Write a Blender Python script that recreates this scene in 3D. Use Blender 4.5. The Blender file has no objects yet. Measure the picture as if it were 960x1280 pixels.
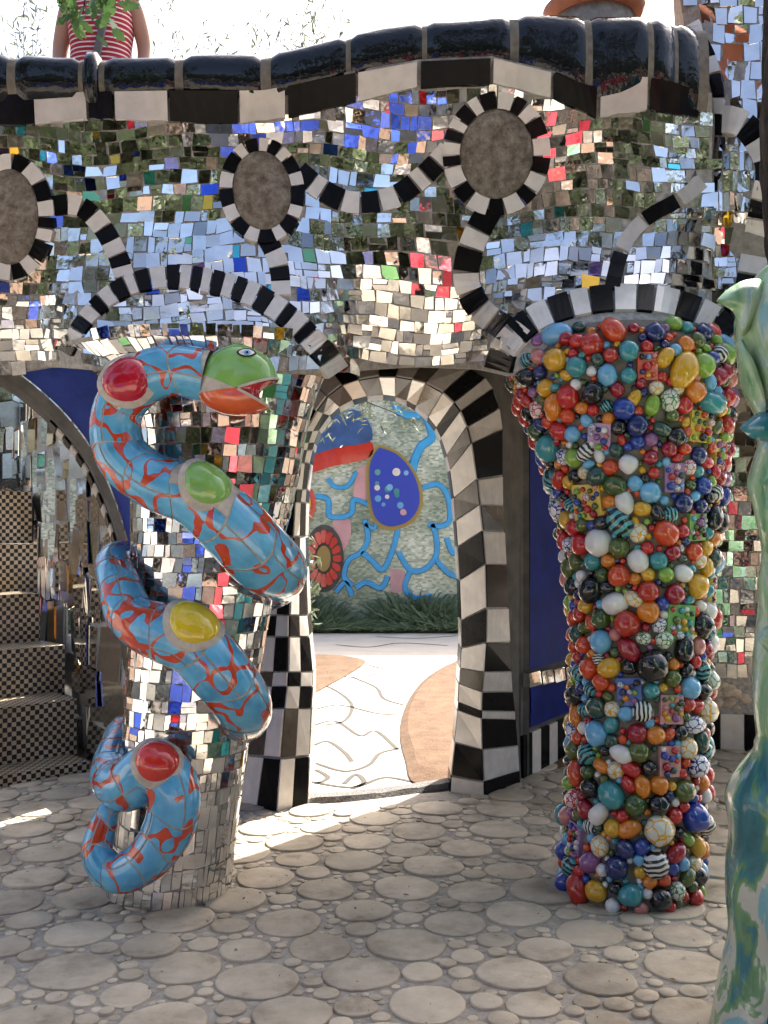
import bpy, bmesh, math, random
import numpy as np
from mathutils import Vector, Matrix, noise
random.seed(7); rng = np.random.default_rng(11)
SC = bpy.context.scene
COL = SC.collection
PI = math.pi
# ------------------------------------------------------------------ camera
F, H, HY = 1250.0, 1.55, 660.0          # focal length in photo pixels, eye height, horizon row
cam = bpy.data.cameras.new('camera'); camo = bpy.data.objects.new('camera', cam); COL.objects.link(camo)
camo.location = (0, 0, H); camo.rotation_euler = (PI/2, 0, 0)
cam.sensor_fit = 'VERTICAL'; cam.sensor_height = 36.0; cam.lens = F/1280*36.0
cam.shift_y = (HY-640)/1280.0; cam.clip_start = 0.05; cam.clip_end = 800
SC.camera = camo
# ------------------------------------------------------------------ sky and sun
SUN_EL, SUN_AZ = math.radians(45), math.radians(37)     # sun stands behind the wall, to the right
w = bpy.data.worlds.new('World'); SC.world = w; w.use_nodes = True
nt = w.node_tree; nt.nodes.clear()
sky = nt.nodes.new('ShaderNodeTexSky'); sky.sky_type = 'NISHITA'; sky.sun_disc = False
sky.sun_elevation = SUN_EL; sky.sun_rotation = SUN_AZ; sky.dust_density = 6.0; sky.air_density = 0.8; sky.ozone_density = 0.4
bg = nt.nodes.new('ShaderNodeBackground'); bg.inputs[1].default_value = 0.14
ow = nt.nodes.new('ShaderNodeOutputWorld')
nt.links.new(sky.outputs[0], bg.inputs[0]); nt.links.new(bg.outputs[0], ow.inputs[0])
sl = bpy.data.lights.new('sun', 'SUN'); sl.energy = 4.8; sl.angle = math.radians(0.5); sl.color = (1, 0.955, 0.88)
so = bpy.data.objects.new('sun', sl); COL.objects.link(so)
sd = Vector((math.sin(SUN_AZ)*math.cos(SUN_EL), math.cos(SUN_AZ)*math.cos(SUN_EL), math.sin(SUN_EL)))
so.rotation_euler = sd.to_track_quat('Z', 'Y').to_euler(); so.location = sd*30
SC.view_settings.view_transform = 'Standard'; SC.view_settings.look = 'None'
SC.view_settings.exposure = 1.75; SC.view_settings.gamma = 1.0
SC.render.engine = 'CYCLES'
SC.cycles.use_denoising = True
SC.cycles.max_bounces = 7; SC.cycles.diffuse_bounces = 4; SC.cycles.glossy_bounces = 4
SC.cycles.sample_clamp_indirect = 6.0
SC.cycles.caustics_reflective = False; SC.cycles.caustics_refractive = False

# ------------------------------------------------------------------ helpers
def P(px, py, Y): return Vector(((px-480)/F*Y, Y, H+(HY-py)/F*Y))
def G(px, py, z=0.0):
    Y = F*(H-z)/(py-HY); return Vector(((px-480)/F*Y, Y, z))
def lerp(a, b, t): return a+(b-a)*t
def sstep(a, b, x):
    t = min(1, max(0, (x-a)/(b-a))); return t*t*(3-2*t)
def interp(tab, x):
    if x <= tab[0][0]: return tab[0][1]
    for (a, b), (c, d) in zip(tab, tab[1:]):
        if x <= c: return lerp(b, d, (x-a)/(c-a))
    return tab[-1][1]
def catmull(pts, n):
    """n points per span through a list of equal-length tuples"""
    out = []; m = len(pts)
    for i in range(m-1):
        p0, p1, p2, p3 = pts[max(0, i-1)], pts[i], pts[i+1], pts[min(m-1, i+2)]
        for k in range(n):
            t = k/n
            out.append(tuple(0.5*((2*b)+(-a+c)*t+(2*a-5*b+4*c-d)*t*t+(-a+3*b-3*c+d)*t**3) for a, b, c, d in zip(p0, p1, p2, p3)))
    out.append(tuple(pts[-1])); return out
def resample(pts, ts):
    """pts polyline (tuples), ts fractions of arclength (first 2 or 3 comps)"""
    d = [0]
    for a, b in zip(pts, pts[1:]): d.append(d[-1]+math.dist(a[:3], b[:3]))
    L = d[-1]; out = []; j = 0
    for t in ts:
        s = t*L; j = 0
        while j < len(pts)-2 and d[j+1] < s: j += 1
        q = (s-d[j])/max(1e-9, d[j+1]-d[j])
        out.append(tuple(lerp(a, b, q) for a, b in zip(pts[j], pts[j+1])))
    return out, L

# ------------------------------------------------------------------ materials
class NT:
    def __init__(s, name):
        s.m = bpy.data.materials.new(name); s.m.use_nodes = True; s.t = s.m.node_tree
        s.b = s.t.nodes['Principled BSDF']; s.o = s.t.nodes['Material Output']
    def n(s, typ, **k):
        x = s.t.nodes.new('ShaderNode'+typ)
        for a, v in k.items():
            if a.startswith('i_'):
                key = a[2:]; key = int(key) if key.isdigit() else key.replace('_', ' ')
                x.inputs[key].default_value = v
            else: setattr(x, a, v)
        return x
    def l(s, a, b): s.t.links.new(a, b)
    def ramp(s, src, stops, interp='LINEAR'):
        r = s.n('ValToRGB'); cr = r.color_ramp; cr.interpolation = interp
        while len(cr.elements) < len(stops): cr.elements.new(0.5)
        for e, (p, c) in zip(cr.elements, stops):
            e.position = p; e.color = (*c, 1) if len(c) == 3 else c
        s.l(src, r.inputs[0]); return r.outputs[0]
    def pos(s): return s.n('NewGeometry').outputs['Position']
    def noise(s, scale, detail=4, vec=None, rough=0.55, dist=0):
        x = s.n('TexNoise', i_Scale=scale, i_Detail=detail, i_Roughness=rough, i_Distortion=dist)
        s.l(vec or s.pos(), x.inputs['Vector']); return x
    def bump(s, h, strength=0.3, dist=0.01):
        x = s.n('Bump', i_Strength=strength, i_Distance=dist); s.l(h, x.inputs['Height']); s.l(x.outputs[0], s.b.inputs['Normal'])
    def set(s, **k):
        for a, v in k.items(): s.b.inputs[a.replace('_', ' ')].default_value = v
        return s
def plain(name, c, rough=0.5, metal=0.0, var=0.0, vscale=20, bump=0.0, coat=0.0, spec=0.5):
    q = NT(name); q.set(Roughness=rough, Metallic=metal)
    q.b.inputs['Specular IOR Level'].default_value = spec
    if coat: q.b.inputs['Coat Weight'].default_value = coat; q.b.inputs['Coat Roughness'].default_value = 0.04
    if var or bump:
        nz = q.noise(vscale, 5)
        lo = tuple(max(0, x*(1-var)) for x in c); hi = tuple(min(1, x*(1+var)) for x in c)
        q.l(q.ramp(nz.outputs[0], [(0.3, lo), (0.7, hi)]), q.b.inputs['Base Color'])
        if bump: q.bump(nz.outputs[0], bump)
    else: q.b.inputs['Base Color'].default_value = (*c, 1)
    return q.m
def mirror(name, c, r):
    q = NT(name); q.set(Metallic=1.0)
    nz = q.noise(9, 4)
    q.l(q.ramp(nz.outputs[0], [(0.35, tuple(x*0.82 for x in c)), (0.65, c)]), q.b.inputs['Base Color'])
    q.l(q.ramp(q.noise(55, 5).outputs[0], [(0.45, (r,)*3), (0.75, (r+0.12,)*3)]), q.b.inputs['Roughness'])
    wv = q.noise(14, 2); q.bump(wv.outputs[0], 0.03, 0.02)
    return q.m
M = {}
M['mir'] = [mirror('mirror_clear', (0.90, 0.90, 0.89), 0.02), mirror('mirror_smoky', (0.74, 0.74, 0.72), 0.05), mirror('mirror_aged', (0.80, 0.79, 0.76), 0.14), mirror('mirror_dark', (0.34, 0.35, 0.36), 0.03)]
M['glass'] = [mirror('glass_turquoise', (0.12, 0.62, 0.68), 0.08), mirror('glass_cobalt', (0.05, 0.10, 0.50), 0.06), mirror('glass_red', (0.70, 0.05, 0.08), 0.08), mirror('glass_amber', (0.72, 0.42, 0.06), 0.1), mirror('glass_green', (0.22, 0.5, 0.25), 0.1), mirror('glass_violet', (0.3, 0.2, 0.5), 0.08)]
M['grout'] = plain('grout', (0.34, 0.33, 0.305), 0.9, var=0.35, vscale=40, bump=0.3)
M['cement'] = plain('cement', (0.30, 0.275, 0.23), 0.9, var=0.3, vscale=30, bump=0.4)
M['dark_cement'] = plain('dark_cement', (0.16, 0.145, 0.12), 0.9, var=0.3, vscale=30, bump=0.4)
M['dark_render'] = plain('dark_render', (0.075, 0.072, 0.066), 0.8, var=0.4, vscale=9, bump=0.3)
M['white_tile'] = plain('white_tile', (0.66, 0.63, 0.58), 0.22, var=0.10, vscale=14, coat=0.3)
M['grey_tile'] = plain('grey_tile', (0.50, 0.48, 0.46), 0.25, var=0.12, vscale=14, coat=0.3)
M['black_tile'] = plain('black_tile', (0.006, 0.006, 0.007), 0.2, var=0.3, vscale=20, spec=0.08)
M['smoke_tile'] = plain('smoke_tile', (0.07, 0.058, 0.045), 0.15, var=0.4, vscale=10)
q = NT('black_glaze'); q.set(Roughness=0.07); q.b.inputs['Base Color'].default_value = (0.006, 0.008, 0.012, 1)
q.b.inputs['Specular IOR Level'].default_value = 0.4; q.bump(q.noise(6, 4).outputs[0], 0.45, 0.03); M['black_glaze'] = q.m
q = NT('rough_stone'); nz = q.noise(26, 10, rough=0.78)
q.l(q.ramp(nz.outputs[0], [(0.34, (0.17, 0.135, 0.10)), (0.47, (0.36, 0.30, 0.235)), (0.57, (0.50, 0.44, 0.36)), (0.68, (0.68, 0.64, 0.58))]), q.b.inputs['Base Color'])
q.set(Roughness=0.95); q.bump(q.noise(50, 10, rough=0.8).outputs[0], 1.0, 0.05); M['stone'] = q.m
q = NT('blue_paint'); nz = q.noise(6, 6)
q.l(q.ramp(nz.outputs[0], [(0.3, (0.016, 0.042, 0.27)), (0.7, (0.028, 0.07, 0.42))]), q.b.inputs['Base Color']); q.set(Roughness=0.45)
q.bump(q.noise(30, 5).outputs[0], 0.2); M['blue'] = q.m
M['navy'] = plain('blue_paint_shaded', (0.006, 0.018, 0.15), 0.5, var=0.3, vscale=6, bump=0.2, spec=0.15)  # the blue paint again, with the recess shade darkened into its colour
q = NT('paver'); oi = q.n('ObjectInfo'); nz = q.noise(6, 6, rough=0.65); n2 = q.noise(2.3, 6, rough=0.7)
c1 = q.ramp(nz.outputs[0], [(0.28, (0.29, 0.235, 0.165)), (0.42, (0.48, 0.41, 0.31)), (0.6, (0.57, 0.495, 0.385)), (0.78, (0.67, 0.595, 0.48))])
c2 = q.ramp(n2.outputs[0], [(0.34, (0.66, 0.64, 0.61)), (0.5, (0.98, 0.97, 0.95)), (0.7, (1.08, 1.06, 1.02))])
mx = q.n('MixRGB', blend_type='MULTIPLY', i_0=1.0); q.l(c1, mx.inputs[1]); q.l(c2, mx.inputs[2])
hs = q.n('HueSaturation'); q.l(mx.outputs[0], hs.inputs['Color'])
geo = q.n('NewGeometry'); mr = q.n('MapRange'); mr.inputs[3].default_value = 0.78; mr.inputs[4].default_value = 1.18
q.l(geo.outputs['Random Per Island'], mr.inputs[0])
mr2 = q.n('MapRange'); mr2.inputs[3].default_value = 0.82; mr2.inputs[4].default_value = 1.14; q.l(oi.outputs['Random'], mr2.inputs[0])
mu = q.n('Math', operation='MULTIPLY'); q.l(mr.outputs[0], mu.inputs[0]); q.l(mr2.outputs[0], mu.inputs[1]); q.l(mu.outputs[0], hs.inputs['Value'])
q.l(hs.outputs[0], q.b.inputs['Base Color']); q.set(Roughness=0.72); q.bump(q.noise(60, 6, rough=0.7).outputs[0], 0.35, 0.006); M['paver'] = q.m
q = NT('joint_sand'); q.l(q.ramp(q.noise(28, 7, rough=0.7).outputs[0], [(0.3, (0.22, 0.195, 0.16)), (0.5, (0.36, 0.325, 0.275)), (0.7, (0.46, 0.425, 0.37))]), q.b.inputs['Base Color'])
q.set(Roughness=0.95); q.bump(q.noise(120, 5).outputs[0], 0.5, 0.006); M['sand'] = q.m
q = NT('soil'); nz = q.noise(5, 8, rough=0.7)
q.l(q.ramp(nz.outputs[0], [(0.3, (0.12, 0.066, 0.036)), (0.7, (0.22, 0.135, 0.08))]), q.b.inputs['Base Color']); q.set(Roughness=1.0)
q.bump(q.noise(30, 8, rough=0.75).outputs[0], 0.9, 0.03); M['soil'] = q.m
q = NT('path_concrete'); q.l(q.ramp(q.noise(3, 6).outputs[0], [(0.3, (0.50, 0.45, 0.38)), (0.7, (0.60, 0.55, 0.47))]), q.b.inputs['Base Color']); q.set(Roughness=0.9)
q.bump(q.noise(40, 5).outputs[0], 0.2, 0.006); M['path'] = q.m
M['groove'] = plain('groove', (0.07, 0.06, 0.05), 0.95)
M['gravel'] = plain('gravel', (0.16, 0.15, 0.14), 0.95, var=0.6, vscale=90, bump=1.0)
q = NT('bark'); tc = q.n('Mapping'); tc.inputs['Scale'].default_value = (1, 1, 0.25); q.l(q.pos(), tc.inputs[0])
nz = q.noise(38, 6, vec=tc.outputs[0], rough=0.65)
q.l(q.ramp(nz.outputs[0], [(0.38, (0.012, 0.009, 0.007)), (0.7, (0.075, 0.058, 0.045))]), q.b.inputs['Base Color']); q.set(Roughness=0.95); q.bump(nz.outputs[0], 1.0, 0.04); M['bark'] = q.m
def leafmat(name, a, b, tr=0.35):
    q = NT(name); g = q.n('NewGeometry'); c = q.ramp(g.outputs['Random Per Island'], [(0.0, a), (1.0, b)])
    q.l(c, q.b.inputs['Base Color']); q.set(Roughness=0.45)
    t = q.n('BsdfTranslucent'); q.l(c, t.inputs[0]); mxs = q.n('MixShader'); mxs.inputs[0].default_value = tr
    q.l(q.b.outputs[0], mxs.inputs[1]); q.l(t.outputs[0], mxs.inputs[2]); q.l(mxs.outputs[0], q.o.inputs[0]); return q.m
M['leaf'] = leafmat('leaf_green', (0.055, 0.075, 0.035), (0.115, 0.145, 0.075), 0.4)
M['leaf_dark'] = leafmat('leaf_dark', (0.045, 0.06, 0.035), (0.095, 0.115, 0.065), 0.4)
M['olive'] = leafmat('leaf_olive', (0.10, 0.13, 0.08), (0.20, 0.23, 0.15), 0.25)
M['grass'] = leafmat('leaf_grass', (0.12, 0.18, 0.09), (0.24, 0.30, 0.17), 0.5)

def plainset(cols): return [plain('bead_'+n, c, 0.12, var=0.06, vscale=8, coat=0.5) for n, c in cols]
BEADS = plainset([(n_, tuple(x*0.8 for x in c_)) for n_, c_ in [('red', (0.55, 0.02, 0.02)), ('crimson', (0.34, 0.008, 0.025)), ('orange', (0.72, 0.22, 0.015)), ('vermilion', (0.66, 0.07, 0.015)), ('amber', (0.70, 0.38, 0.02)),
    ('lime', (0.24, 0.42, 0.05)), ('olive', (0.10, 0.13, 0.025)), ('sky', (0.17, 0.46, 0.75)), ('navy', (0.012, 0.025, 0.14)), ('black', (0.008, 0.008, 0.01)),
    ('white', (0.80, 0.78, 0.78)), ('salmon', (0.62, 0.22, 0.20)), ('turquoise', (0.05, 0.30, 0.34)), ('mauve', (0.28, 0.10, 0.28)), ('scarlet', (0.50, 0.03, 0.015)), ('cobalt', (0.02, 0.06, 0.36)), ('pine', (0.03, 0.08, 0.06)), ('moss', (0.05, 0.10, 0.02))]])
def patbead(name, a, b, kind, scale):
    q = NT(name); tc = q.n('TexCoord').outputs['Object']
    if kind == 'vein':
        d = q.noise(1.6, 2, vec=tc); mxv = q.n('MixRGB', i_0=0.35); q.l(tc, mxv.inputs[1]); q.l(d.outputs['Color'], mxv.inputs[2])
        v = q.n('TexVoronoi', feature='DISTANCE_TO_EDGE', i_Scale=scale); q.l(mxv.outputs[0], v.inputs['Vector'])
        c = q.ramp(v.outputs['Distance'], [(0.0, b), (0.055, b), (0.075, a)])
    else:
        v = q.n('TexWave', i_Scale=scale, i_Distortion=3.5, i_Detail=1.0); q.l(tc, v.inputs['Vector']); c = q.ramp(v.outputs['Color'], [(0.45, a), (0.55, b)])
    q.l(c, q.b.inputs['Base Color']); q.set(Roughness=0.13); q.b.inputs['Coat Weight'].default_value = 0.4; return q.m
PBEADS = [patbead('bead_white_navy', (0.62, 0.62, 0.64), (0.01, 0.025, 0.2), 'vein', 2.3), patbead('bead_white_red', (0.6, 0.55, 0.55), (0.5, 0.02, 0.02), 'vein', 2.2),
    patbead('bead_black_white', (0.01, 0.01, 0.012), (0.6, 0.6, 0.58), 'wave', 0.8), patbead('bead_teal_black', (0.08, 0.33, 0.36), (0.008, 0.01, 0.015), 'wave', 0.7),
    patbead('bead_white_green', (0.55, 0.58, 0.52), (0.05, 0.16, 0.03), 'vein', 2.4), patbead('bead_white_yellow', (0.6, 0.58, 0.5), (0.6, 0.32, 0.02), 'vein', 2.0)]

# ------------------------------------------------------------------ object builders
WL = {}
def tag(o, label=None, cat=None, group=None, kind=None):
    if label: o['label'] = label
    if cat: o['category'] = cat
    if group: o['group'] = group
    if kind: o['kind'] = kind
    return o
def thing(name, loc, label, cat, group=None):
    o = bpy.data.objects.new(name, None); COL.objects.link(o); o.location = loc; o.empty_display_size = 0.1
    WL[o.name] = Vector(loc); return tag(o, label, cat, group)
def link(name, me, parent=None, wloc=None, smooth=False):
    """mesh already local to wloc (world point)"""
    o = bpy.data.objects.new(name, me); COL.objects.link(o); wloc = Vector((0, 0, 0)) if wloc is None else Vector(tuple(wloc))
    if parent is not None:
        o.parent = parent; o.location = wloc-WL[parent.name]
    else: o.location = wloc
    WL[o.name] = wloc
    if smooth and len(me.polygons): me.polygons.foreach_set('use_smooth', [True]*len(me.polygons))
    return o
def mesh(name, verts, faces, mats, parent=None, smooth=False, idx=None, base=False):
    """verts in world coordinates; origin at centre (or base)"""
    V = np.array([tuple(v) for v in verts], dtype=float).reshape(-1, 3)
    lo, hi = V.min(0), V.max(0); c = (lo+hi)/2
    if base: c[2] = lo[2]
    me = bpy.data.meshes.new(name); me.from_pydata((V-c).tolist(), [], [tuple(int(i) for i in f) for f in faces])
    mats = mats if isinstance(mats, (list, tuple)) else [mats]
    for m in mats: me.materials.append(m)
    if idx is not None: me.polygons.foreach_set('material_index', idx)
    me.update()
    return link(name, me, parent, c, smooth)
def prism(top, n, th):
    """closed-sided tile: top polygon (world points) and skirt going back along -n"""
    k = len(top); V = [p.copy() for p in top]+[p-n*th for p in top]
    Fc = [tuple(range(k))]+[(i, i+k, (i+1) % k+k, (i+1) % k) for i in range(k)]
    return V, Fc
def grid_mesh(name, rows, mats, parent=None, closed=False, smooth=True, flip=False):
    nr, nc = len(rows), len(rows[0]); V = [p for r in rows for p in r]; Fc = []
    for i in range(nr-1):
        for j in range(nc if closed else nc-1):
            a, b = i*nc+j, i*nc+(j+1) % nc; f = (a, b, b+nc, a+nc); Fc.append(f[::-1] if flip else f)
    return mesh(name, V, Fc, mats, parent, smooth)
CAMP = Vector((0, 0, H))
def scr(p):
    return (480+p.x/p.y*F, HY-(p.z-H)/p.y*F) if p.y > 0.1 else (-9999, -9999)
def fit_normal(q4):
    n = (q4[2]-q4[0]).cross(q4[3]-q4[1]).normalized(); c = (q4[0]+q4[1]+q4[2]+q4[3])/4
    return (n if n.dot(CAMP-c) > 0 else -n), c
def pieces(parent, name, items, limit=300, stuffname=None):
    """items: list of (V, F, material, weight). The heaviest become objects, the rest one stuff mesh."""
    items = sorted(items, key=lambda t: -t[3])
    for V, Fc, m, wgt in items[:limit]: mesh(name, V, Fc, m, parent)
    rest = items[limit:]
    if rest:
        ms, V2, F2, ix = [], [], [], []
        for V, Fc, m, wgt in rest:
            if m not in ms: ms.append(m)
            b = len(V2); V2 += V; F2 += [tuple(i+b for i in f) for f in Fc]; ix += [ms.index(m)]*len(Fc)
        o = mesh(stuffname or ('small_'+name+'s'), V2, F2, ms, parent, idx=ix); o['kind'] = 'stuff'
def weight(V):
    k = len(V)//2; s = [scr(p) for p in V[:k]]
    cx = sum(a for a, b in s)/k; cy = sum(b for a, b in s)/k
    A = abs(sum(s[i][0]*s[(i+1) % k][1]-s[(i+1) % k][0]*s[i][1] for i in range(k)))/2
    return A if (-5 < cx < 965 and -5 < cy < 1285) else A*1e-4
def cells(u0, u1, v0, v1, rh, cw, jit=0.1, wav=0):
    """rows of irregular tiles; rh(v), cw(u,v) give row height and tile width"""
    out = []; v = v0; ph = random.random()*6
    while v < v1:
        h = rh(v)*random.uniform(0.8, 1.25); u = u0-random.random()*cw(u0, v)
        while u < u1:
            c = cw(u, v)*random.choice((0.55, 0.75, 0.9, 1.0, 1.1, 1.3)); r = random.random()
            if r < 0.12: out.append((u, u+c, v, v+h*0.5)); out.append((u, u+c, v+h*0.5, v+h))
            else: out.append((u, u+c, v, v+h))
            u += c
        v += h
    return out
def tile_surface(surf, cl, skip, gap, tilt, pick, off=0.005, th=0.008, flat=True, uw=1.0):
    items = []
    for (a, b, c, d) in cl:
        um, vm = (a+b)/2, (c+d)/2
        if skip(um, vm): continue
        gu, gv = gap; ju, jv = (b-a)*0.09, (d-c)*0.09
        J = lambda s: random.uniform(-s, s)
        q4 = [surf(a+gu+J(ju), c+gv+J(jv)), surf(b-gu+J(ju), c+gv+J(jv)), surf(b-gu+J(ju), d-gv+J(jv)), surf(a+gu+J(ju), d-gv+J(jv))]
        n, ce = fit_normal(q4)
        ax = Vector((random.gauss(0, 1), random.gauss(0, 1), random.gauss(0, 1))); ax = (ax-n*ax.dot(n)).normalized()
        R = Matrix.Rotation(max(-2.2, min(2.2, random.gauss(0, 1)))*tilt, 3, ax)
        top = []
        for p in q4:
            p = p-n*(p-ce).dot(n); top.append(ce+R @ (p-ce)+n*off)
        V, Fc = prism(top, n, th); items.append((V, Fc, pick(um, vm, ce), weight(V)))
    return items
def pick_mirror(cp=0.05, dark=0.18):
    def f(u, v, c):
        r = random.random()
        if r < cp: return random.choice(M['glass'])
        r = random.random()
        return M['mir'][3] if r < dark else M['mir'][1] if r < dark+0.2 else M['mir'][2] if r < dark+0.35 else M['mir'][0]
    return f

# ================================================================== SETTING: ground, paving, path
def sheet(name, pts, mat, parent=None, kind='structure'):
    o = mesh(name, [Vector(p) for p in pts], [tuple(range(len(pts)))], mat, parent)
    if o.data.polygons[0].normal.z < 0: o.data.flip_normals()
    if kind: o['kind'] = kind
    return o
sheet('ground', [(-150, -150, -0.03), (150, -150, -0.03), (150, 150, -0.03), (-150, 150, -0.03)], M['soil'])
pav = sheet('courtyard_paving', [(-16, -24, 0), (16, -24, 0), (9, 7.6, 0), (0.75, 7.6, 0), (0.62, 5.9, 0), (-0.62, 5.72, 0), (-1.2, 7.6, 0), (-9, 9, 0)], M['sand'])
# circle packing of the round pavers
def pack(x0, x1, y0, y1):
    cell = 0.18; grid = {}; out = []
    def ok(x, y, r):
        gx, gy = int(x/cell), int(y/cell)
        for i in range(gx-2, gx+3):
            for j in range(gy-2, gy+3):
                for (a, b, s) in grid.get((i, j), ()):
                    if (a-x)**2+(b-y)**2 < (r+s-0.001)**2: return False
        return True
    area = (x1-x0)*(y1-y0)
    for rr, dens in ((0.14, 60), (0.122, 90), (0.10, 130), (0.08, 160), (0.063, 240), (0.048, 400), (0.036, 300)):
        for _ in range(int(dens*area)):
            r = rr*random.uniform(0.9, 1.1); x, y = random.uniform(x0, x1), random.uniform(y0, y1)
            if ok(x, y, r): grid.setdefault((int(x/cell), int(y/cell)), []).append((x, y, r)); out.append((x, y, r))
    # let every stone grow until it meets its nearest neighbour
    cur = {}
    for i, (x, y, r) in enumerate(out): cur.setdefault((int(math.floor(x/0.3)), int(math.floor(y/0.3))), []).append(i)
    R_ = [d[2] for d in out]
    for i in sorted(range(len(out)), key=lambda k: -R_[k]):
        x, y, r = out[i]; m = r*1.4; gx, gy = int(math.floor(x/0.3)), int(math.floor(y/0.3))
        for a in (gx-1, gx, gx+1):
            for b in (gy-1, gy, gy+1):
                for j in cur.get((a, b), ()):
                    if j != i: m = min(m, math.hypot(out[j][0]-x, out[j][1]-y)-R_[j]-0.001)
        R_[i] = max(r, m)
    out = [(d[0], d[1], r) for d, r in zip(out, R_)]; grid.clear()
    for d in out: grid.setdefault((int(d[0]/cell), int(d[1]/cell)), []).append(d)
    for rr, dens in ((0.036, 500), (0.028, 800), (0.02, 1200), (0.014, 1300)):
        for _ in range(int(dens*area)):
            r = rr*random.uniform(0.9, 1.15); x, y = random.uniform(x0, x1), random.uniform(y0, y1)
            if ok(x, y, r): grid.setdefault((int(x/cell), int(y/cell)), []).append((x, y, r)); out.append((x, y, r))
    return out
def in_court(x, y):
    if y > 5.58+max(0, x)*0.35 and -0.62 < x < 0.66: return False
    return True
disc_pts = [d for d in pack(-2.7, 2.7, -1.6, 7.0) if in_court(d[0], d[1])]
NS = 18
def disc_proto(seed):
    rr = random.Random(seed); ph = [rr.uniform(0, 6.28) for _ in range(3)]; wob = lambda t: 0.975+0.035*math.sin(2*t+ph[0])+0.022*math.sin(3*t+ph[1])+0.014*math.sin(5*t+ph[2])
    V = []; 
    for f, z in ((1.0, -0.004), (1.0, 0.0045), (0.978, 0.0075), (0.92, 0.0090)):
        V += [(f*wob(2*PI*k/NS)*math.cos(2*PI*k/NS), f*wob(2*PI*k/NS)*math.sin(2*PI*k/NS), z) for k in range(NS)]
    V.append((0, 0, 0.0092)); Fc = []
    for i in range(3):
        for k in range(NS): Fc.append((i*NS+k, i*NS+(k+1) % NS, (i+1)*NS+(k+1) % NS, (i+1)*NS+k))
    for k in range(NS): Fc.append((3*NS+k, 3*NS+(k+1) % NS, 4*NS))
    return V, Fc
protos = [disc_proto(i) for i in range(6)]
pmesh = []
for V, Fc in protos:
    me = bpy.data.meshes.new('paver'); me.from_pydata(V, [], Fc); me.materials.append(M['paver']); me.polygons.foreach_set('use_smooth', [True]*len(Fc)); me.update(); pmesh.append(me)
def disc_w(d):
    s = scr(Vector((d[0], d[1], 0)))
    return d[2]*d[2]/d[1]**3 if (d[1] > 1 and -20 < s[0] < 980 and s[1] < 1300) else 0
disc_pts.sort(key=lambda d: -disc_w(d))
for d in disc_pts[:300]:
    o = link('paver', random.choice(pmesh), pav, (d[0], d[1], random.uniform(-0.003, 0.003)))
    o.scale = (d[2], d[2], 1); o.rotation_euler = (random.gauss(0, 0.006), random.gauss(0, 0.006), random.uniform(0, 6.28))
V2, F2 = [], []
for d in disc_pts[300:]:
    V, Fc = random.choice(protos); b = len(V2); a = random.uniform(0, 6.28); ca, sa = math.cos(a)*d[2], math.sin(a)*d[2]; dz = random.uniform(-0.003, 0.003)
    kz = max(0.5, min(1, d[2]/0.06)); V2 += [(x*ca-y*sa+d[0], x*sa+y*ca+d[1], z*kz+dz) for x, y, z in V]; F2 += [tuple(i+b for i in f) for f in Fc]
o = mesh('small_pavers', V2, F2, M['paver'], pav, smooth=True); o['kind'] = 'stuff'
ln_ = 420; lx = rng.uniform(-2.2, 2.0, ln_); ly = rng.uniform(2.6, 5.6, ln_); la = rng.uniform(0, 6.28, ln_); ls_ = 0.004+0.012*rng.random(ln_)**3; lv = []
for i in range(ln_):
    cx_, sx_ = math.cos(la[i])*ls_[i], math.sin(la[i])*ls_[i]; z_ = 0.0125
    lv += [(lx[i]-cx_, ly[i]-sx_, z_), (lx[i]+sx_*0.5, ly[i]-cx_*0.5, z_+0.003), (lx[i]+cx_, ly[i]+sx_, z_+0.002), (lx[i]-sx_*0.5, ly[i]+cx_*0.5, z_+0.001)]
tag(mesh('leaf_litter', lv, [tuple(range(4*i, 4*i+4)) for i in range(ln_)], leafmat('dry_leaf', (0.10, 0.06, 0.03), (0.26, 0.18, 0.10), 0.1)), 'scattered dry leaf crumbs and grit on the round pavers', 'leaf litter', kind='stuff')
# path beyond the doorway
path = sheet('garden_path', [(-5, 5.9, -0.012), (5, 5.9, -0.012), (7, 14.9, -0.012), (-7, 14.9, -0.012)], M['path'])
def bed(name, pts):
    t = [G(*p) for p in pts]; s = sum(t, Vector())/len(t)
    V = [p+Vector((0, 0, 0.0)) for p in t]+[p+(s-p)*0.12+Vector((0, 0, 0.03)) for p in t]
    k = len(t); Fc = [(i, (i+1) % k, (i+1) % k+k, i+k) for i in range(k)]+[tuple(range(k, 2*k))]
    o = mesh(name, V, Fc, M['soil']); o['kind'] = 'structure'; return o
bed('soil_bed', [p[:2] for p in catmull([(250, 816), (400, 818), (440, 821), (457, 827), (440, 840), (390, 868), (330, 905), (250, 960)], 4)])
bed('soil_bed', [p[:2] for p in catmull([(760, 822), (600, 823), (566, 828), (530, 850), (508, 880), (500, 915), (507, 950), (522, 980), (600, 975), (760, 950)], 4)])
lines = [[(390, 850), (420, 862), (440, 880), (430, 900), (400, 905)], [(392, 905), (420, 900), (450, 918), (470, 912), (497, 935)], [(440, 845), (470, 858), (480, 872), (505, 880)],
    [(392, 930), (410, 925), (430, 938), (440, 950)], [(395, 952), (430, 962), (460, 955), (475, 940), (498, 934)], [(388, 975), (440, 982), (480, 970), (515, 975)],
    [(400, 835), (440, 846), (480, 840), (520, 842)], [(420, 805), (460, 808), (500, 803), (560, 806)], [(470, 795), (520, 797), (570, 794)], [(395, 960), (410, 970), (395, 978)], [(430, 978), (445, 966), (455, 976), (440, 984)], [(395, 885), (425, 880), (470, 890), (496, 892)], [(460, 830), (490, 836), (540, 832)]]
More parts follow.
